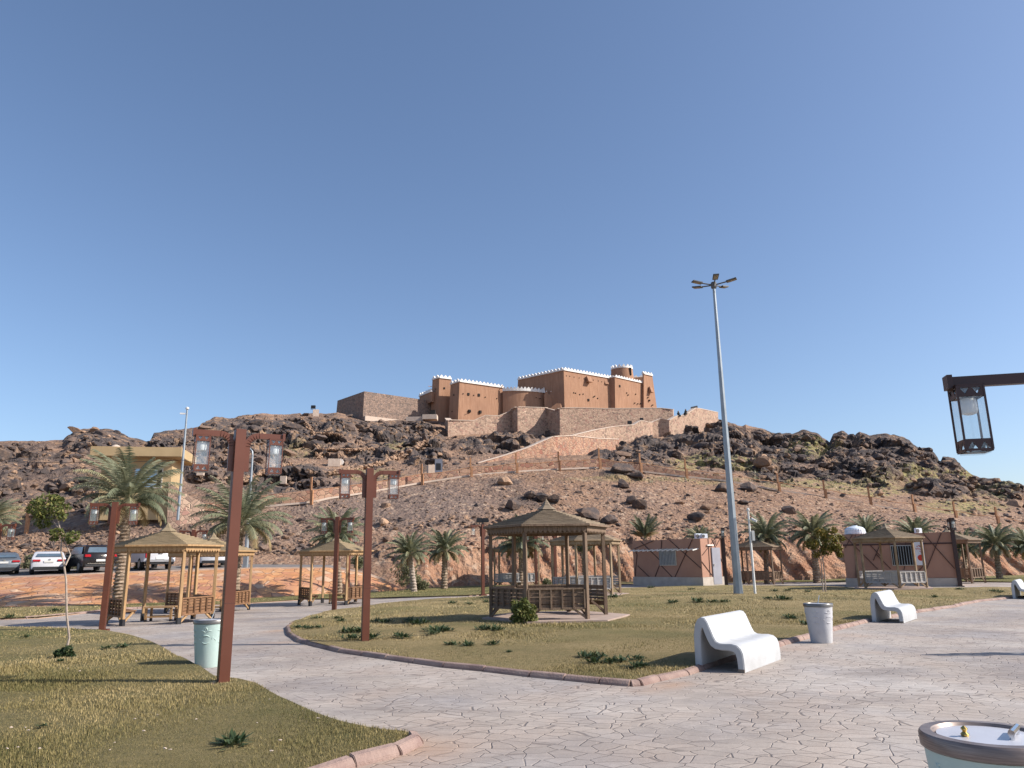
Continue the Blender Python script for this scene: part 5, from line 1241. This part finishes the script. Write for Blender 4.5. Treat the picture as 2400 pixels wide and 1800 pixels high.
# ================================================================== CARS
def car(label, kind, paint, px, py, face, group='cars parked nose to the hill on the road'):
    p = road_pt(px, py-.8); e_ = empty('parked_car', p, face, label, 'car', group)
    if kind == 'sedan':
        Lc, Wd, Hc = 4.8, 1.84, 1.45
        side = [(0,.34),(0,.62),(.04,.92),(.12,1.0),(.75,1.06),(1.35,1.38),(1.9,Hc),(2.6,Hc-.02),(3.35,1.08),(4.4,.92),(4.78,.72),(4.8,.34)]
        rw = [(.74,1.07),(1.36,1.375)]; wheels = [.95, 3.85]; rad = .33
    elif kind == 'suv':
        Lc, Wd, Hc = 4.9, 1.95, 1.76
        side = [(.02,.40),(0,.75),(.03,1.1),(.10,1.2),(.38,1.62),(.55,1.74),(1.4,Hc),(2.6,Hc-.03),(3.4,1.22),(4.5,1.08),(4.88,.85),(4.9,.40)]
        rw = [(.115,1.22),(.39,1.62)]; wheels = [.95, 3.85]; rad = .38
    else:
        Lc, Wd, Hc = 5.4, 1.9, 1.82
        side = [(0,.55),(0,.75),(.02,1.18),(.04,1.2),(1.6,1.2),(1.66,1.25),(1.8,1.74),(2.0,Hc),(3.1,Hc-.02),(3.8,1.26),(5.0,1.12),(5.38,.9),(5.4,.5)]
        rw = [(1.67,1.28),(1.79,1.70)]; wheels = [1.15, 4.4]; rad = .40
    e_.scale = (.9, .9, .88); belt = .98 if kind == 'sedan' else 1.14
    def hw(z): return Wd/2-(.0 if z < belt else (z-belt)*.30)-max(0, .5-z)*.12
    # local frame: -y is the rear (towards camera), x across
    mb = MB(); n = len(side); vs = []
    xs_ = [-1, -.86, 0, .86, 1]
    for k_, u in enumerate(xs_):
        for y, z in side:
            yy = y+(.10 if abs(u) == 1 and y < .2 else 0)*(1)-(.10 if abs(u) == 1 and y > Lc-.3 else 0); zz = z-(.05 if abs(u) == 1 and z > belt+.1 else 0)
            vs.append((u*hw(z), yy, zz))
    fs = []
    for k_ in range(4):
        for i in range(n):
            j = (i+1) % n; fs.append((k_*n+i, (k_+1)*n+i, (k_+1)*n+j, k_*n+j))
    fs += [tuple(range(n)), tuple(4*n+i for i in reversed(range(n)))]
    mb.add(vs, fs); mb.build('body', paint, e_, smooth=42, bevel=.0)
    if kind == 'pickup':
        mb = MB(); mb.box((-.78, .1, 1.195), (.78, 1.5, 1.215)); mb.build('bed_cover', 'plastic_black', e_)
    # windows
    (y0, z0), (y1, z1) = rw; mb = MB(); w0, w1 = hw(z0)*.80, hw(z1)*.76; off = Vector((0, -.012, .012))
    a = [Vector(v)+off for v in ((-w0, y0+.02, z0+.04), (w0, y0+.02, z0+.04), (w1, y1-.01, z1-.03), (-w1, y1-.01, z1-.03))]; mb.add(a+[v+Vector((0, .02, -.02)) for v in a], [(0,1,2,3), (0,4,5,1), (1,5,6,2), (2,6,7,3), (3,7,4,0)]); mb.build('rear_window', 'window_glass', e_)
    ys_ = {'sedan': (1.3, 3.1), 'suv': (.75, 3.25), 'pickup': (1.95, 3.6)}[kind]
    for s in (-1, 1):
        mb = MB(); zt_ = Hc-.13; zb_ = belt+.04; a = [(s*(hw(zb_)+.008), ys_[0]-.15, zb_), (s*(hw(zb_)+.008), ys_[1]+.1, zb_), (s*(hw(zt_)+.008), ys_[1]-.45, zt_), (s*(hw(zt_)+.008), ys_[0]+.2, zt_)]
        mb.add(a+[(v[0]-s*.02, v[1], v[2]) for v in a], [(0,1,2,3), (0,4,5,1), (1,5,6,2), (2,6,7,3), (3,7,4,0)]); mb.build('side_window', 'window_glass', e_)
        mb = MB(); zl = {'sedan': (.80, .93), 'suv': (.98, 1.14), 'pickup': (.80, 1.15)}[kind]; wl = {'sedan': .42, 'suv': .34, 'pickup': .13}[kind]; x1 = hw(.8)*.95; x0 = x1-wl
        mb.box((min(s*x0, s*x1), -.035, zl[0]), (max(s*x0, s*x1), .12, zl[1])); mb.build('tail_light', 'tail_red', e_, bevel=.02)
        mb = MB(); mb.box((min(s*(hw(1)+.01), s*(hw(1)+.2)), Lc*.66, belt-.02), (max(s*(hw(1)+.01), s*(hw(1)+.2)), Lc*.66+.12, belt+.13)); mb.build('wing_mirror', 'plastic_black', e_, bevel=.02)
        for wy in wheels:
            mb = MB(); x0, x1 = s*(hw(.4)-.2), s*(hw(.4)+.015); mb.tube([(x0, wy, rad), (x1-s*.02, wy, rad), (x1, wy, rad)], [rad, rad, rad*.95], 20); w_ = mb.build('wheel', 'tyre', e_, smooth=40)
            mb = MB(); mb.tube([(x1-s*.01, wy, rad), (x1+s*.012, wy, rad)], rad*.62, 12); mb.build('rim', 'alloy', w_)
    mb = MB(); mb.box((-.26, -.03, .70 if kind != 'sedan' else .73), (.26, .005, .84 if kind != 'sedan' else .86)); mb.build('number_plate', 'plate_white', e_, bevel=.004)
    mb = MB(); zb_ = .28 if kind == 'sedan' else .36; mb.box((-hw(.4)*.92, -.05, zb_), (hw(.4)*.92, .3, zb_+.2)); mb.build('bumper', 'plastic_black' if paint != 'x' else paint, e_, bevel=.04)
    if kind == 'suv':
        mb = MB(); mb.box((-.75, -.07, .56), (.75, -.04, .60)); mb.build('chrome_strip', 'chrome', e_)
    if kind == 'pickup':
        mb = MB(); mb.box((-.85, -.14, .52), (.85, .0, .68)); mb.build('chrome_bumper', 'alloy', e_, bevel=.02); mb = MB(); mb.box((-.12, -.02, 1.03), (.12, .01, 1.12)); mb.build('tailgate_handle', 'plastic_black', e_)
    mb = MB(); mb.box((-.02, -.02, .9 if kind == 'sedan' else 1.04), (.1, .02, .96 if kind == 'sedan' else 1.1)); mb.build('badge', 'chrome', e_)
    return e_
car('grey sedan at the left picture edge', 'sedan', 'car_grey', 4, 1349, R(36))
car('white sedan between the grey sedan and the black car', 'sedan', 'car_white', 111, 1347, R(33))
car('black sport utility car half behind a lantern post', 'suv', 'car_black', 233, 1343, R(44))
car('white pickup truck seen through the front left gazebo', 'pickup', 'car_white', 373, 1337, R(40))
car('white sedan seen through the gazebo behind the nearest lamp post', 'sedan', 'car_white', 503, 1331, R(26))

# ================================================================== PEOPLE (two seated women in black on the stair wall)
def woman(px, py, D, label, turn=0.0):
    p = W(px, py, D); me = bpy.data.meshes.new('person'); o = bpy.data.objects.new('person', me); col.objects.link(o)
    J = [((0,0,.22),.24), ((0,.02,.45),.20), ((0,.02,.62),.21), ((0,0,.74),.085), ((0,-.02,.80),.075), ((0,-.04,.92),.10),      # pelvis..head
         ((.17,.0,.62),.07), ((.23,-.08,.40),.055), ((.12,-.24,.30),.04), ((.08,-.30,.29),.025), ((-.17,.0,.62),.07), ((-.23,-.08,.40),.055), ((-.12,-.24,.30),.04), ((-.08,-.30,.29),.025),
         ((.11,-.14,.18),.12), ((.13,-.42,.22),.09), ((.13,-.46,-.12),.06), ((-.11,-.14,.18),.12), ((-.13,-.42,.22),.09), ((-.13,-.46,-.12),.06)]
    E_ = [(0,1),(1,2),(2,3),(3,4),(4,5),(2,6),(6,7),(7,8),(8,9),(2,10),(10,11),(11,12),(12,13),(0,14),(14,15),(15,16),(0,17),(17,18),(18,19)]
    me.from_pydata([j[0] for j in J], E_, []); md = o.modifiers.new('skin', 'SKIN'); 
    for i, j in enumerate(J): me.skin_vertices[0].data[i].radius = (j[1], j[1])
    me.skin_vertices[0].data[0].use_root = True; o.modifiers.new('sub', 'SUBSURF').levels = 1
    me.materials.append(_mats['robe_black']); o.location = p; o.rotation_euler.z = turn; tag(o, label, 'person')
    mb = MB(); mb.lathe([(.03, .84), (.062, .87), (.072, .92), (.06, .97), (.03, 1.0)], 12, (0, -.075, 0)); mb.add([(-.012,-.15,.91),(.012,-.15,.91),(0,-.168,.90),(0,-.148,.94)], [(0,1,2),(0,2,3),(2,1,3)]); mb.build('face', 'skin', o, smooth=60)
    mb = MB(); mb.lathe([(.30, .50), (.22, .66), (.125, .80), (.125, .93), (.10, 1.02), (.02, 1.055)], 16, (0, .012, 0)); v = mb.build('headscarf', 'robe_black', o, smooth=60)
    mb = MB(); vs = [(-.34,.22,-.02),(.34,.22,-.02),(.34,-.5,-.02),(-.34,-.5,-.02),(-.22,.14,.4),(.22,.14,.4),(.22,-.42,.30),(-.22,-.42,.30)]; mb.add(vs, [(0,3,2,1),(4,5,6,7),(0,1,5,4),(1,2,6,5),(2,3,7,6),(3,0,4,7)]); mb.build('robe', 'robe_black', o, smooth=60, bevel=.08)
    return o
woman(1590.5, 976, 136.6, 'woman in black robe seated on the stair wall, lower of the two', .4)
woman(1607.5, 971.5, 138.3, 'woman in black robe leaning near the top of the stair wall', -.7)

# ================================================================== VEGETATION
def strip_tris(V, F_, T, base, w, tip, t):
    n = len(V); V += [base-w, base+w, tip]; F_.append((n, n+1, n+2)); T += [t, t, min(1, t+.1)]
def palm_meshes(seed, nf=38, L_=2.3, up=1.0, narrow=False):
    r = np.random.default_rng(seed); V, F_, T = [], [], []; V2, F2, T2 = [], [], []
    for i in range(nf):
        az = i*2.39996+r.uniform(-.25, .25); f = i/nf; el = R(86)-f*R(95 if not narrow else 45)*(1)+r.uniform(-.08, .08)
        L = L_*(.72+.33*math.sin(math.pi*min(f*1.1+.2, 1)))*r.uniform(.88, 1.1); dr = R(58+38*f)*(1 if not narrow else .6)
        p = np.array([.06*math.cos(az), .06*math.sin(az), .0]); seg_ = 24; h = np.array([math.cos(az), math.sin(az), 0]); side = np.array([-math.sin(az), math.cos(az), 0]); tw = r.uniform(-.5, .5)
        dead = i > nf-6
        Vv, Ff, Tt = (V2, F2, T2) if dead else (V, F_, T)
        tf = r.uniform(.1, .75) if not dead else r.uniform(.1, .8)
        for s in range(seg_):
            u = s/seg_; a = el-dr*u**1.5; d = h*math.cos(a)+np.array([0, 0, 1])*math.sin(a); q = p+d*(L/seg_)
            nrm = np.cross(side, d)
            wr = .022*(1-u)+.004; n = len(Vv); Vv += [p-side*wr, p+side*wr, q+side*wr*.9, q-side*wr*.9]; Ff += [(n, n+1, n+2), (n, n+2, n+3)]; Tt += [.75]*4
            if u > .13:
                for k_ in range(2):
                    pp = p+(q-p)*(k_*.5+r.uniform(0, .3)); ll = .46*math.sin(math.pi*(u*.86+.12))**.6*L_/2.3
                    for sg in (-1, 1):
                        dd = side*sg*(.72)+d*(.62+r.uniform(-.1, .1))+nrm*(.34+.1*r.uniform(-1, 1))+np.array([0, 0, -.10-.22*r.uniform()]); dd /= np.linalg.norm(dd)
                        strip_tris(Vv, Ff, Tt, pp, d*.027, pp+dd*ll, float(np.clip(tf+r.uniform(-.2, .2), 0, .95)))
            p = q
    return (np.array(V), np.array(F_), T), (np.array(V2), np.array(F2), T2)
PM = {}
for kx, (sd_, nf, L_, nar) in {'full': (1, 50, 2.6, False), 'mid': (2, 46, 1.8, False), 'young': (3, 24, 1.35, True), 'mid2': (5, 44, 1.7, False)}.items():
    a, b = palm_meshes(sd_, nf, L_, narrow=nar)
    t = np_mesh('fronds', a[0], a[1], 'palm_leaf', {'tint': a[2]}); d = np_mesh('dead_fronds', b[0], b[1], 'palm_dry', {'tint': b[2]}); PM[kx] = (t.data, d.data)
    bpy.data.objects.remove(t); bpy.data.objects.remove(d)
def palm(kind, base, top, label, r0=.17, rot=0.0, sc=1.0, pale=False):
    base, top = Vector(base), Vector(top); e_ = empty('palm_tree', base, 0, label, 'palm tree', 'date palms along the foot of the slope'); h = top.z-base.z; off = top-base
    V, F_ = [], []; n = 14; lv = max(10, int(h*14)); rr = np.random.default_rng(int(abs(base.x)*10))
    for k_ in range(lv+1):
        f = k_/lv; q = off*f; q = Vector((off.x*f**1.4, off.y*f, h*f)); rad = r0*(1.05-.3*f+.25*max(0, (f-.75)*4)**1.5*.9)*(1+.10*((k_ % 2)-.5)*2)
        for j in range(n):
            a = 2*math.pi*(j+.5*(k_ % 2))/n; ra = rad*(1+.12*rr.uniform(-1, 1)); V.append((q.x+ra*math.cos(a), q.y+ra*math.sin(a), q.z-.1*(1-f)))
    for k_ in range(lv):
        for j in range(n): F_.append((k_*n+j, k_*n+(j+1) % n, (k_+1)*n+(j+1) % n, (k_+1)*n+j))
    np_mesh('trunk', V, F_, 'bark_pale' if pale else 'bark_palm', parent=e_)
    for nm, dt in zip(('fronds', 'dead_fronds'), PM[kind]):
        o = bpy.data.objects.new(nm, dt); col.objects.link(o); o.parent = e_; o.location = off; o.rotation_euler.z = rot; o.scale = (sc, sc, sc)
    return e_
def palm_at(kind, pb, ptop, label, D=None, **k):
    b = G(*pb) if D is None else W(pb[0], pb[1], D)
    t = W(ptop[0], ptop[1], b.y-.1); return palm(kind, (b.x, b.y, b.z-.1), t, label, **k)
palm_at('full', (278,1408), (300,1176), 'largest date palm in front of the guardhouse, rising from the embankment foot', D=33.2, r0=.25, rot=.4, sc=1.05)
palm_at('full', (551,1398), (564,1232), 'date palm right behind the nearest lamp post', D=36, r0=.19, rot=2.1, sc=1.05)
palm_at('mid', (795,1386), (786,1262), 'date palm above the far path gazebo', D=38.5, r0=.16, rot=1.0, sc=1.02)
palm_at('mid', (971,1389), (960,1300), 'slim date palm with pale leaning trunk at the end of the embankment', D=41.5, r0=.17, rot=2.9, sc=.82, pale=True)
palm_at('mid2', (1041,1379), (1043,1292), 'straight date palm in front of the clay bank left of the middle gazebo', D=44.5, r0=.19, rot=.2, sc=.95)
palm_at('mid', (1222,1372), (1222,1277), 'date palm behind the middle gazebo, over the far small gazebo', D=46, r0=.17, rot=1.9, sc=1.15)
palm_at('young', (1373,1364), (1366,1296), 'short palm seen through the second grey gazebo', D=46.5, r0=.16, rot=.9, sc=.8)
palm_at('young', (1516,1372), (1512,1262), 'narrow upright palm behind the left kiosk', D=49, r0=.17, rot=.1, sc=1.15)
palm_at('mid2', (1640,1370), (1640,1268), 'palm whose frond tips peep over the left kiosk roof', D=49, r0=.15, rot=.7, sc=.72)
palm_at('mid', (1797,1362), (1795,1262), 'blue green palm behind the gazebo right of the mast', D=48.5, r0=.16, rot=.5, sc=1.08)
palm_at('mid2', (1915,1360), (1905,1257), 'palm mixed with the yellowing leafy tree left of the right kiosk', D=48, r0=.22, rot=2.5, sc=1.15)
palm_at('mid', (2030,1360), (2030,1255), 'palm crown behind the white roof tank of the right kiosk', D=48, r0=.15, rot=1.3, sc=.85)
palm_at('mid2', (2148,1360), (2146,1258), 'palm crown behind the roof centre of the right kiosk', D=48, r0=.15, rot=.3, sc=.95)
palm_at('mid', (2262,1358), (2262,1288), 'low palm behind the dark lantern post of the right kiosk', D=48, r0=.15, rot=2.2, sc=.85)
palm_at('mid2', (2342,1350), (2333,1279), 'separate date palm between right kiosk and picture edge', D=46, r0=.17, rot=1.1, sc=.95)
palm_at('mid', (2412,1348), (2408,1285), 'date palm cut by the right picture edge', D=46, r0=.17, rot=.2, sc=.85)
palm_at('full', (-28,1350), (-25,1225), 'palm cut by the left picture edge', D=44, r0=.17, rot=.2, sc=.75)

# broad leaf trees and bushes
def leaves(V, F_, T, c, rad, n, r, size, squash=.8):
    for _ in range(n):
        d = r.normal(size=3); d /= np.linalg.norm(d); q = c+d*rad*(r.uniform(.25, 1)**.5)*np.array([1, 1, squash]); a = r.normal(size=3); a /= np.linalg.norm(a); b = np.cross(a, r.normal(size=3)); b /= np.linalg.norm(b)+1e-9
        s = size*r.uniform(.6, 1.3); k_ = len(V); V += [q-a*s, q+b*s*.45, q+a*s, q-b*s*.45]; F_ += [(k_, k_+1, k_+2), (k_, k_+2, k_+3)]; t = float(np.clip(r.beta(1.5, 1.8), 0, 1)); T += [t]*4
def leafy(name, base, label, cat, stems, clumps, size, mat, bark='bark_pale', group=None, seed=0):
    e_ = empty(name, base, 0, label, cat, group); r = np.random.default_rng(seed)
    if stems:
        mb = MB()
        for pts, rad in stems: mb.tube(pts, [rad*(1-.55*i/(len(pts)-1)) for i in range(len(pts))], 7)
        mb.build('trunk', bark, e_, smooth=50)
    V, F_, T = [], [], []
    for c, rad, n in clumps: leaves(V, F_, T, np.array(c, float), rad, n, r, size)
    np_mesh('crown', V, F_, mat, {'tint': T}, parent=e_); return e_
b = G(155, 1541); sc_ = b.y/F_PX
def rel(px, py): q = W(px, py, b.y); return (q.x-b.x, random.uniform(-.08, .08), q.z-b.z)
leafy('sapling', b, 'slender sapling with bent pale trunk on the near left lawn', 'tree',
      [([rel(155,1541), rel(152,1520), rel(158,1495), rel(160,1440), rel(158,1360), rel(152,1320), rel(146,1290), rel(144,1260), rel(139,1220), rel(125,1195)], .022), ([rel(158,1325), rel(160,1300), rel(158,1280), rel(150,1262), rel(165,1255)], .014), ([rel(150,1262), rel(140,1240), rel(118,1220)], .01), ([rel(139,1222), rel(130,1205), rel(100,1190)], .012)],
      [(rel(118,1182), .26, 330), (rel(95,1192), .22, 250), (rel(142,1192), .2, 210), (rel(112,1208), .2, 200), (rel(80,1195), .13, 80), (rel(150,1213), .08, 60), (rel(88,1178), .09, 90), (rel(125,1168), .1, 110), (rel(97,1212), .09, 80), (rel(145,1172), .07, 60),
       (rel(88,1228), .06, 40), (rel(98,1234), .05, 30), (rel(112,1230), .05, 30), (rel(138,1248), .11, 140), (rel(125,1262), .07, 60), (rel(175,1257), .13, 110), (rel(168,1268), .06, 50), (rel(150,1258), .1, 80)], .034, 'tree_leaf', seed=3)
e_ = leafy('shrub', G(150, 1546), 'small dark shrub at the foot of the sapling', 'shrub', [], [((-.07, 0, .1), .1, 150), ((.04, 0, .16), .08, 90), ((.08, .02, .07), .08, 90), ((-.02, 0, .05), .1, 120)], .035, 'weed_leaf', seed=5)
b = G(1932, 1390)
st_ = [([rel(1930,1392), rel(1927,1350), rel(1925,1312)], .03), ([rel(1937,1392), rel(1933,1350), rel(1928,1305), rel(1920,1285)], .03), ([rel(1926,1312), rel(1940,1290), rel(1950,1265)], .02), ([rel(1925,1312), rel(1905,1295), rel(1895,1280)], .02)]
leafy('young_tree', b, 'young leafy tree with yellowing crown and two thin stems by the right kiosk', 'tree', st_,
      [(rel(1945,1268), .38, 420), (rel(1925,1250), .30, 300), (rel(1905,1275), .30, 280), (rel(1960,1285), .25, 220), (rel(1935,1290), .28, 260), (rel(1972,1262), .2, 130), (rel(1915,1300), .18, 120), (rel(1950,1243), .2, 130), (rel(1967,1300), .15, 80)], .07, 'tree_leaf_yellow', seed=8)
b = G(1227, 1465)
leafy('bush', b, 'round glossy green bush beside the corner of the middle gazebo', 'bush', [],
      [((0, 0, .22), .27, 420), ((-.12, .05, .35), .17, 200), ((.14, -.02, .33), .18, 200), ((.02, 0, .48), .14, 150), ((-.16, -.05, .14), .16, 180), ((.2, 0, .13), .15, 160), ((-.2, 0, .52), .07, 30)], .045, 'tree_leaf', seed=11)
for (px, py, D, s, lab) in [(948,1372,43,1.1,'feathery green bush behind the slim pale palm'),(985,1380,43.5,.7,'small green bush at the end of the embankment'),(838,1330,47,.6,'dark green bush on the slope behind the far path gazebo'),(330,1335,47,.5,'grey bush on the slope above the white pickup'),(68,1330,48.5,.7,'grey green bush between the grey and the white sedan'),(172,1335,48.5,.9,'grey bush behind the black car'),(1280,1378,45,.5,'low green bush at the foot of the clay bank')]:
    b = W(px, py, D); leafy('bush', b, lab, 'bush', [], [((random.uniform(-.4, .4)*s, random.uniform(-.2, .2), random.uniform(.1, .9)*s), .42*s, 130) for _ in range(8)], .07, 'bush_grey', seed=px)
# tufts growing on the hill
V, F_, T = [], [], []; r = np.random.default_rng(21); N = 2600
px = r.uniform(-300, 2700, N); py = r.uniform(1000, 1260, N); m_ = ell(px, py, GRASS) > .25; ry = np.interp(px, RG[:,0], RG[:,1])+6
m_ &= py > ry; px, py = px[m_], py[m_]; P_ = on_hill(px, py)
for p in P_:
    s = r.uniform(.15, .45); t = r.uniform(.3, 1)
    for _ in range(10):
        a = r.uniform(0, 6.28); d = np.array([math.cos(a)*.5, math.sin(a)*.5, 1.0])*s*r.uniform(.6, 1.2); w = np.array([-math.sin(a), math.cos(a), 0])*.05; b_ = p+np.array([r.normal()*.25, r.normal()*.25, -.05])
        k_ = len(V); V += [b_-w, b_+w, b_+d]; F_.append((k_, k_+1, k_+2)); T += [t]*3
tag(np_mesh('hill_grass', V, F_, 'bush_grey', {'tint': T}), 'dry yellow green grass tufts on the upper hillside', 'grass', kind='stuff')

# grass blades on the lawns, dense near the camera ------------------------
def Gv(px, py, off=.05):
    d = cr_*((px-CX)/F_PX)[:, None]+cu_*(-(py-CY)/F_PX)[:, None]+fw_; dz = np.minimum(d[:, 2], -.012); z = np.zeros(len(px))
    for _ in range(14):
        t = (z+off-CAMZ)/dz; x, y = d[:, 0]*t, d[:, 1]*t; z = .4*z+.6*gv(x, y)
    return np.stack([x, y, z+off], 1)
def blades(imgpoly, n, ylo, yhi, h0, xlo=-500, xhi=2700, bias=1.0):
    px = rng.uniform(xlo, xhi, n); py = ylo+(yhi-ylo)*rng.uniform(0, 1, n)**bias; P_ = Gv(px, py); m = np.zeros(n, bool)
    for poly, h in LAWNS.values():
        m |= in_poly([tuple(q) for q in poly], P_[:, 0], P_[:, 1])
    P_ = P_[m]; n = len(P_); D = P_[:, 1]
    dn = fbm(P_[:, 0]*1.1, P_[:, 1]*1.1, oct=3); gr = fbm(P_[:, 0]*.5+3, P_[:, 1]*.5, oct=3)
    a = rng.uniform(0, 6.28, n); lean = rng.uniform(.2, 1.3, n); h = h0*rng.uniform(.5, 1.3, n)*(1+.7*np.clip(dn, -.6, 1)); w = np.maximum(.003, D*.00042)
    dx, dy = np.cos(a), np.sin(a); wx, wy = -dy*w[:], dx*w[:]
    base = P_-np.array([0, 0, .015]); tip = base+np.stack([dx*h*lean, dy*h*lean, h+.015], 1)
    V = np.empty((n, 3, 3)); V[:, 0] = base-np.stack([wx, wy, 0*wx], 1); V[:, 1] = base+np.stack([wx, wy, 0*wx], 1); V[:, 2] = tip
    near = np.clip(1-(D-5)/14, 0, 1)
    t = np.clip(.72-.48*near-.38*gr-.25*dn+rng.normal(0, .13, n), 0, 1)
    return V.reshape(-1, 3), np.repeat(t, 3)
Vs, Ts = [], []
for n, lo, hi, h0 in [(170000, 1440, 1620, .022), (220000, 1560, 1900, .018), (70000, 1380, 1470, .035)]:
    v, t = blades(None, n, lo, hi, h0); Vs.append(v); Ts.append(t)
V = np.concatenate(Vs); T = np.concatenate(Ts)
tag(np_mesh('grass', V, np.arange(len(V)).reshape(-1, 3), 'grass_blades', {'tint': T}), 'short dry mown grass covering the lawns', 'grass', kind='stuff')
# weeds
WD = [(541,1762,.30),(250,1528,.18),(288,1525,.2),(790,1455,.2),(740,1455,.22),(700,1478,.22),(722,1480,.2),(745,1478,.2),(798,1462,.2),(818,1488,.32),(843,1488,.3),(825,1505,.3),(872,1503,.3),(885,1463,.25),(905,1465,.22),(960,1463,.3),(978,1468,.3),(992,1466,.25),(1020,1486,.32),(1043,1486,.3),
      (1012,1494,.25),(950,1502,.22),(935,1500,.25),(1060,1520,.22),(1097,1522,.22),(1155,1519,.22),(1193,1538,.1),(1130,1482,.26),(1150,1482,.28),(1168,1484,.22),(1375,1550,.24),(1398,1551,.26),(1395,1562,.24),(1430,1562,.22),(1455,1560,.22),(1495,1556,.22),(1490,1575,.24),(1505,1573,.22),
      (1575,1418,.24),(1585,1415,.16),(1638,1416,.34),(1672,1416,.26),(1697,1416,.24),(1803,1408,.24),(1833,1409,.3),(1845,1410,.24),(1850,1455,.24),(1860,1456,.2),(1890,1470,.22),(1848,1388,.22),(1893,1391,.18),(1816,1389,.2),(2190,1404,.2),(2330,1390,.22),(2345,1392,.2),(2250,1385,.2),(1525,1381,.22),(1100,1420,.2),(1060,1418,.2),(1140,1415,.2),(1620,1385,.2),(60,1500,.16),(140,1560,.14),(100,1718,.1),(20,1452,.24),(130,1436,.3),(1440,1404,.3)]
wd0 = []
for v_ in range(4):
    r = np.random.default_rng(60+v_); V, F_, T = [], [], []
    for i in range(46):
        a = r.uniform(0, 6.28); el = r.uniform(.15, 1.2); L = r.uniform(.5, 1); d = np.array([math.cos(a)*math.cos(el), math.sin(a)*math.cos(el), math.sin(el)])*L; w = np.array([-math.sin(a), math.cos(a), 0])*.075; b_ = np.array([r.normal()*.28, r.normal()*.16, 0]); k_ = len(V)
        V += [b_, b_+d*.5-w, b_+d*.5+w, b_+d+np.array([0, 0, -.12])]; F_ += [(k_, k_+2, k_+1), (k_+1, k_+2, k_+3)]; t = r.uniform(0, .8); T += [t]*4
    for i in range(14):
        a = r.uniform(0, 6.28); b_ = np.array([r.normal()*.3, r.normal()*.2, 0]); d = np.array([math.cos(a)*.25, math.sin(a)*.25, 1])*r.uniform(.6, 1.3); w = np.array([.012, .012, 0]); k_ = len(V); V += [b_-w, b_+w, b_+d]; F_.append((k_, k_+1, k_+2)); T += [1]*3
    o = np_mesh('weed', V, F_, 'weed_leaf', {'tint': T}); wd0.append(o.data); bpy.data.objects.remove(o)
NW = ['', 'one', 'two', 'three', 'four', 'five', 'six', 'seven', 'eight', 'nine', 'ten', 'eleven', 'twelve', 'thirteen', 'fourteen', 'fifteen', 'sixteen', 'seventeen']
WZ = [(0,600,1480,1600,'on the near left lawn'),(0,600,1600,1800,'low on the near left lawn'),(0,300,1400,1480,'in the strip below the embankment'),(600,860,1400,1470,'on the lawn tip behind the thin post'),(600,800,1470,1600,'on the lawn tip before the kerb'),(800,900,1470,1600,'around the foot of the lawn tip post'),
      (860,1130,1400,1479,'in the gazebo shadow'),(900,1130,1479,1510,'before the gazebo shadow'),(900,1300,1510,1600,'near the front kerb'),(1130,1300,1400,1510,'by the bush of the middle gazebo'),(1300,1470,1500,1600,'left of the nearest bench'),(1470,1540,1500,1600,'beside the nearest bench shadow'),(1300,1540,1300,1420,'between gazebo and kiosk'),
      (1540,1720,1350,1430,'on the mound below the mast'),(1720,1870,1350,1430,'right of the mast'),(1720,1920,1430,1500,'left of the white bin'),(1870,2120,1350,1430,'near the young tree'),(2120,2400,1350,1430,'on the far right lawn'),(-999,9999,-999,9999,'elsewhere on the lawn')]
WC = {k_: [] for k_ in range(len(WZ))}
for i, (px, py, s) in enumerate(WD):
    o = bpy.data.objects.new('weed', wd0[i % 4]); col.objects.link(o); p = G(px, py); o.location = (p.x, p.y, p.z+.06); k_ = s*(p.y/17)**.35; o.scale = (k_*1.05, k_*1.05, k_*.62); o.rotation_euler.z = random.uniform(0, 6)
    o['category'] = 'weed'; o['group'] = 'dark leafy weeds in the lawns'
    zn = [k_ for k_, c_ in enumerate(WZ) if c_[0] <= px < c_[1] and c_[2] <= py < c_[3]]; WC[zn[0]].append((px, py, o))
for k_, L_ in WC.items():
    L_.sort(key=lambda q: (q[0], q[1])); nm = WZ[k_][4]
    for i, (px, py, o) in enumerate(L_):
        o['label'] = ('dark weed tuft '+nm) if len(L_) == 1 else 'weed tuft %s, %s of %s from left' % (nm, ordn[i], NW[len(L_)])
# bits of pale litter on the near lawn
bits = [(265,1772),(335,1742),(22,1733),(55,1733),(12,1786),(38,1783),(90,1786),(157,1584),(185,1591),(313,1712),(367,1701),(458,1713),(318,1566),(383,1786),(397,1790),(635,1793),(655,1766),(745,1711),(600,1722),(630,1663),(255,1790),(75,1665),(64,1740)]
for px, py in bits:
    p = G(px, py); v, f = PR1[rng.integers(10)]; s = rng.uniform(.008, .016); o = np_mesh('litter_bit', v*np.array([s*1.5, s, s*.6]), f, 'pale_concrete'); o.location = (p.x, p.y, p.z+.10)
    tag(o, 'tiny pale bit of litter lying in the near lawn', 'litter', 'pale litter bits on the near lawn')
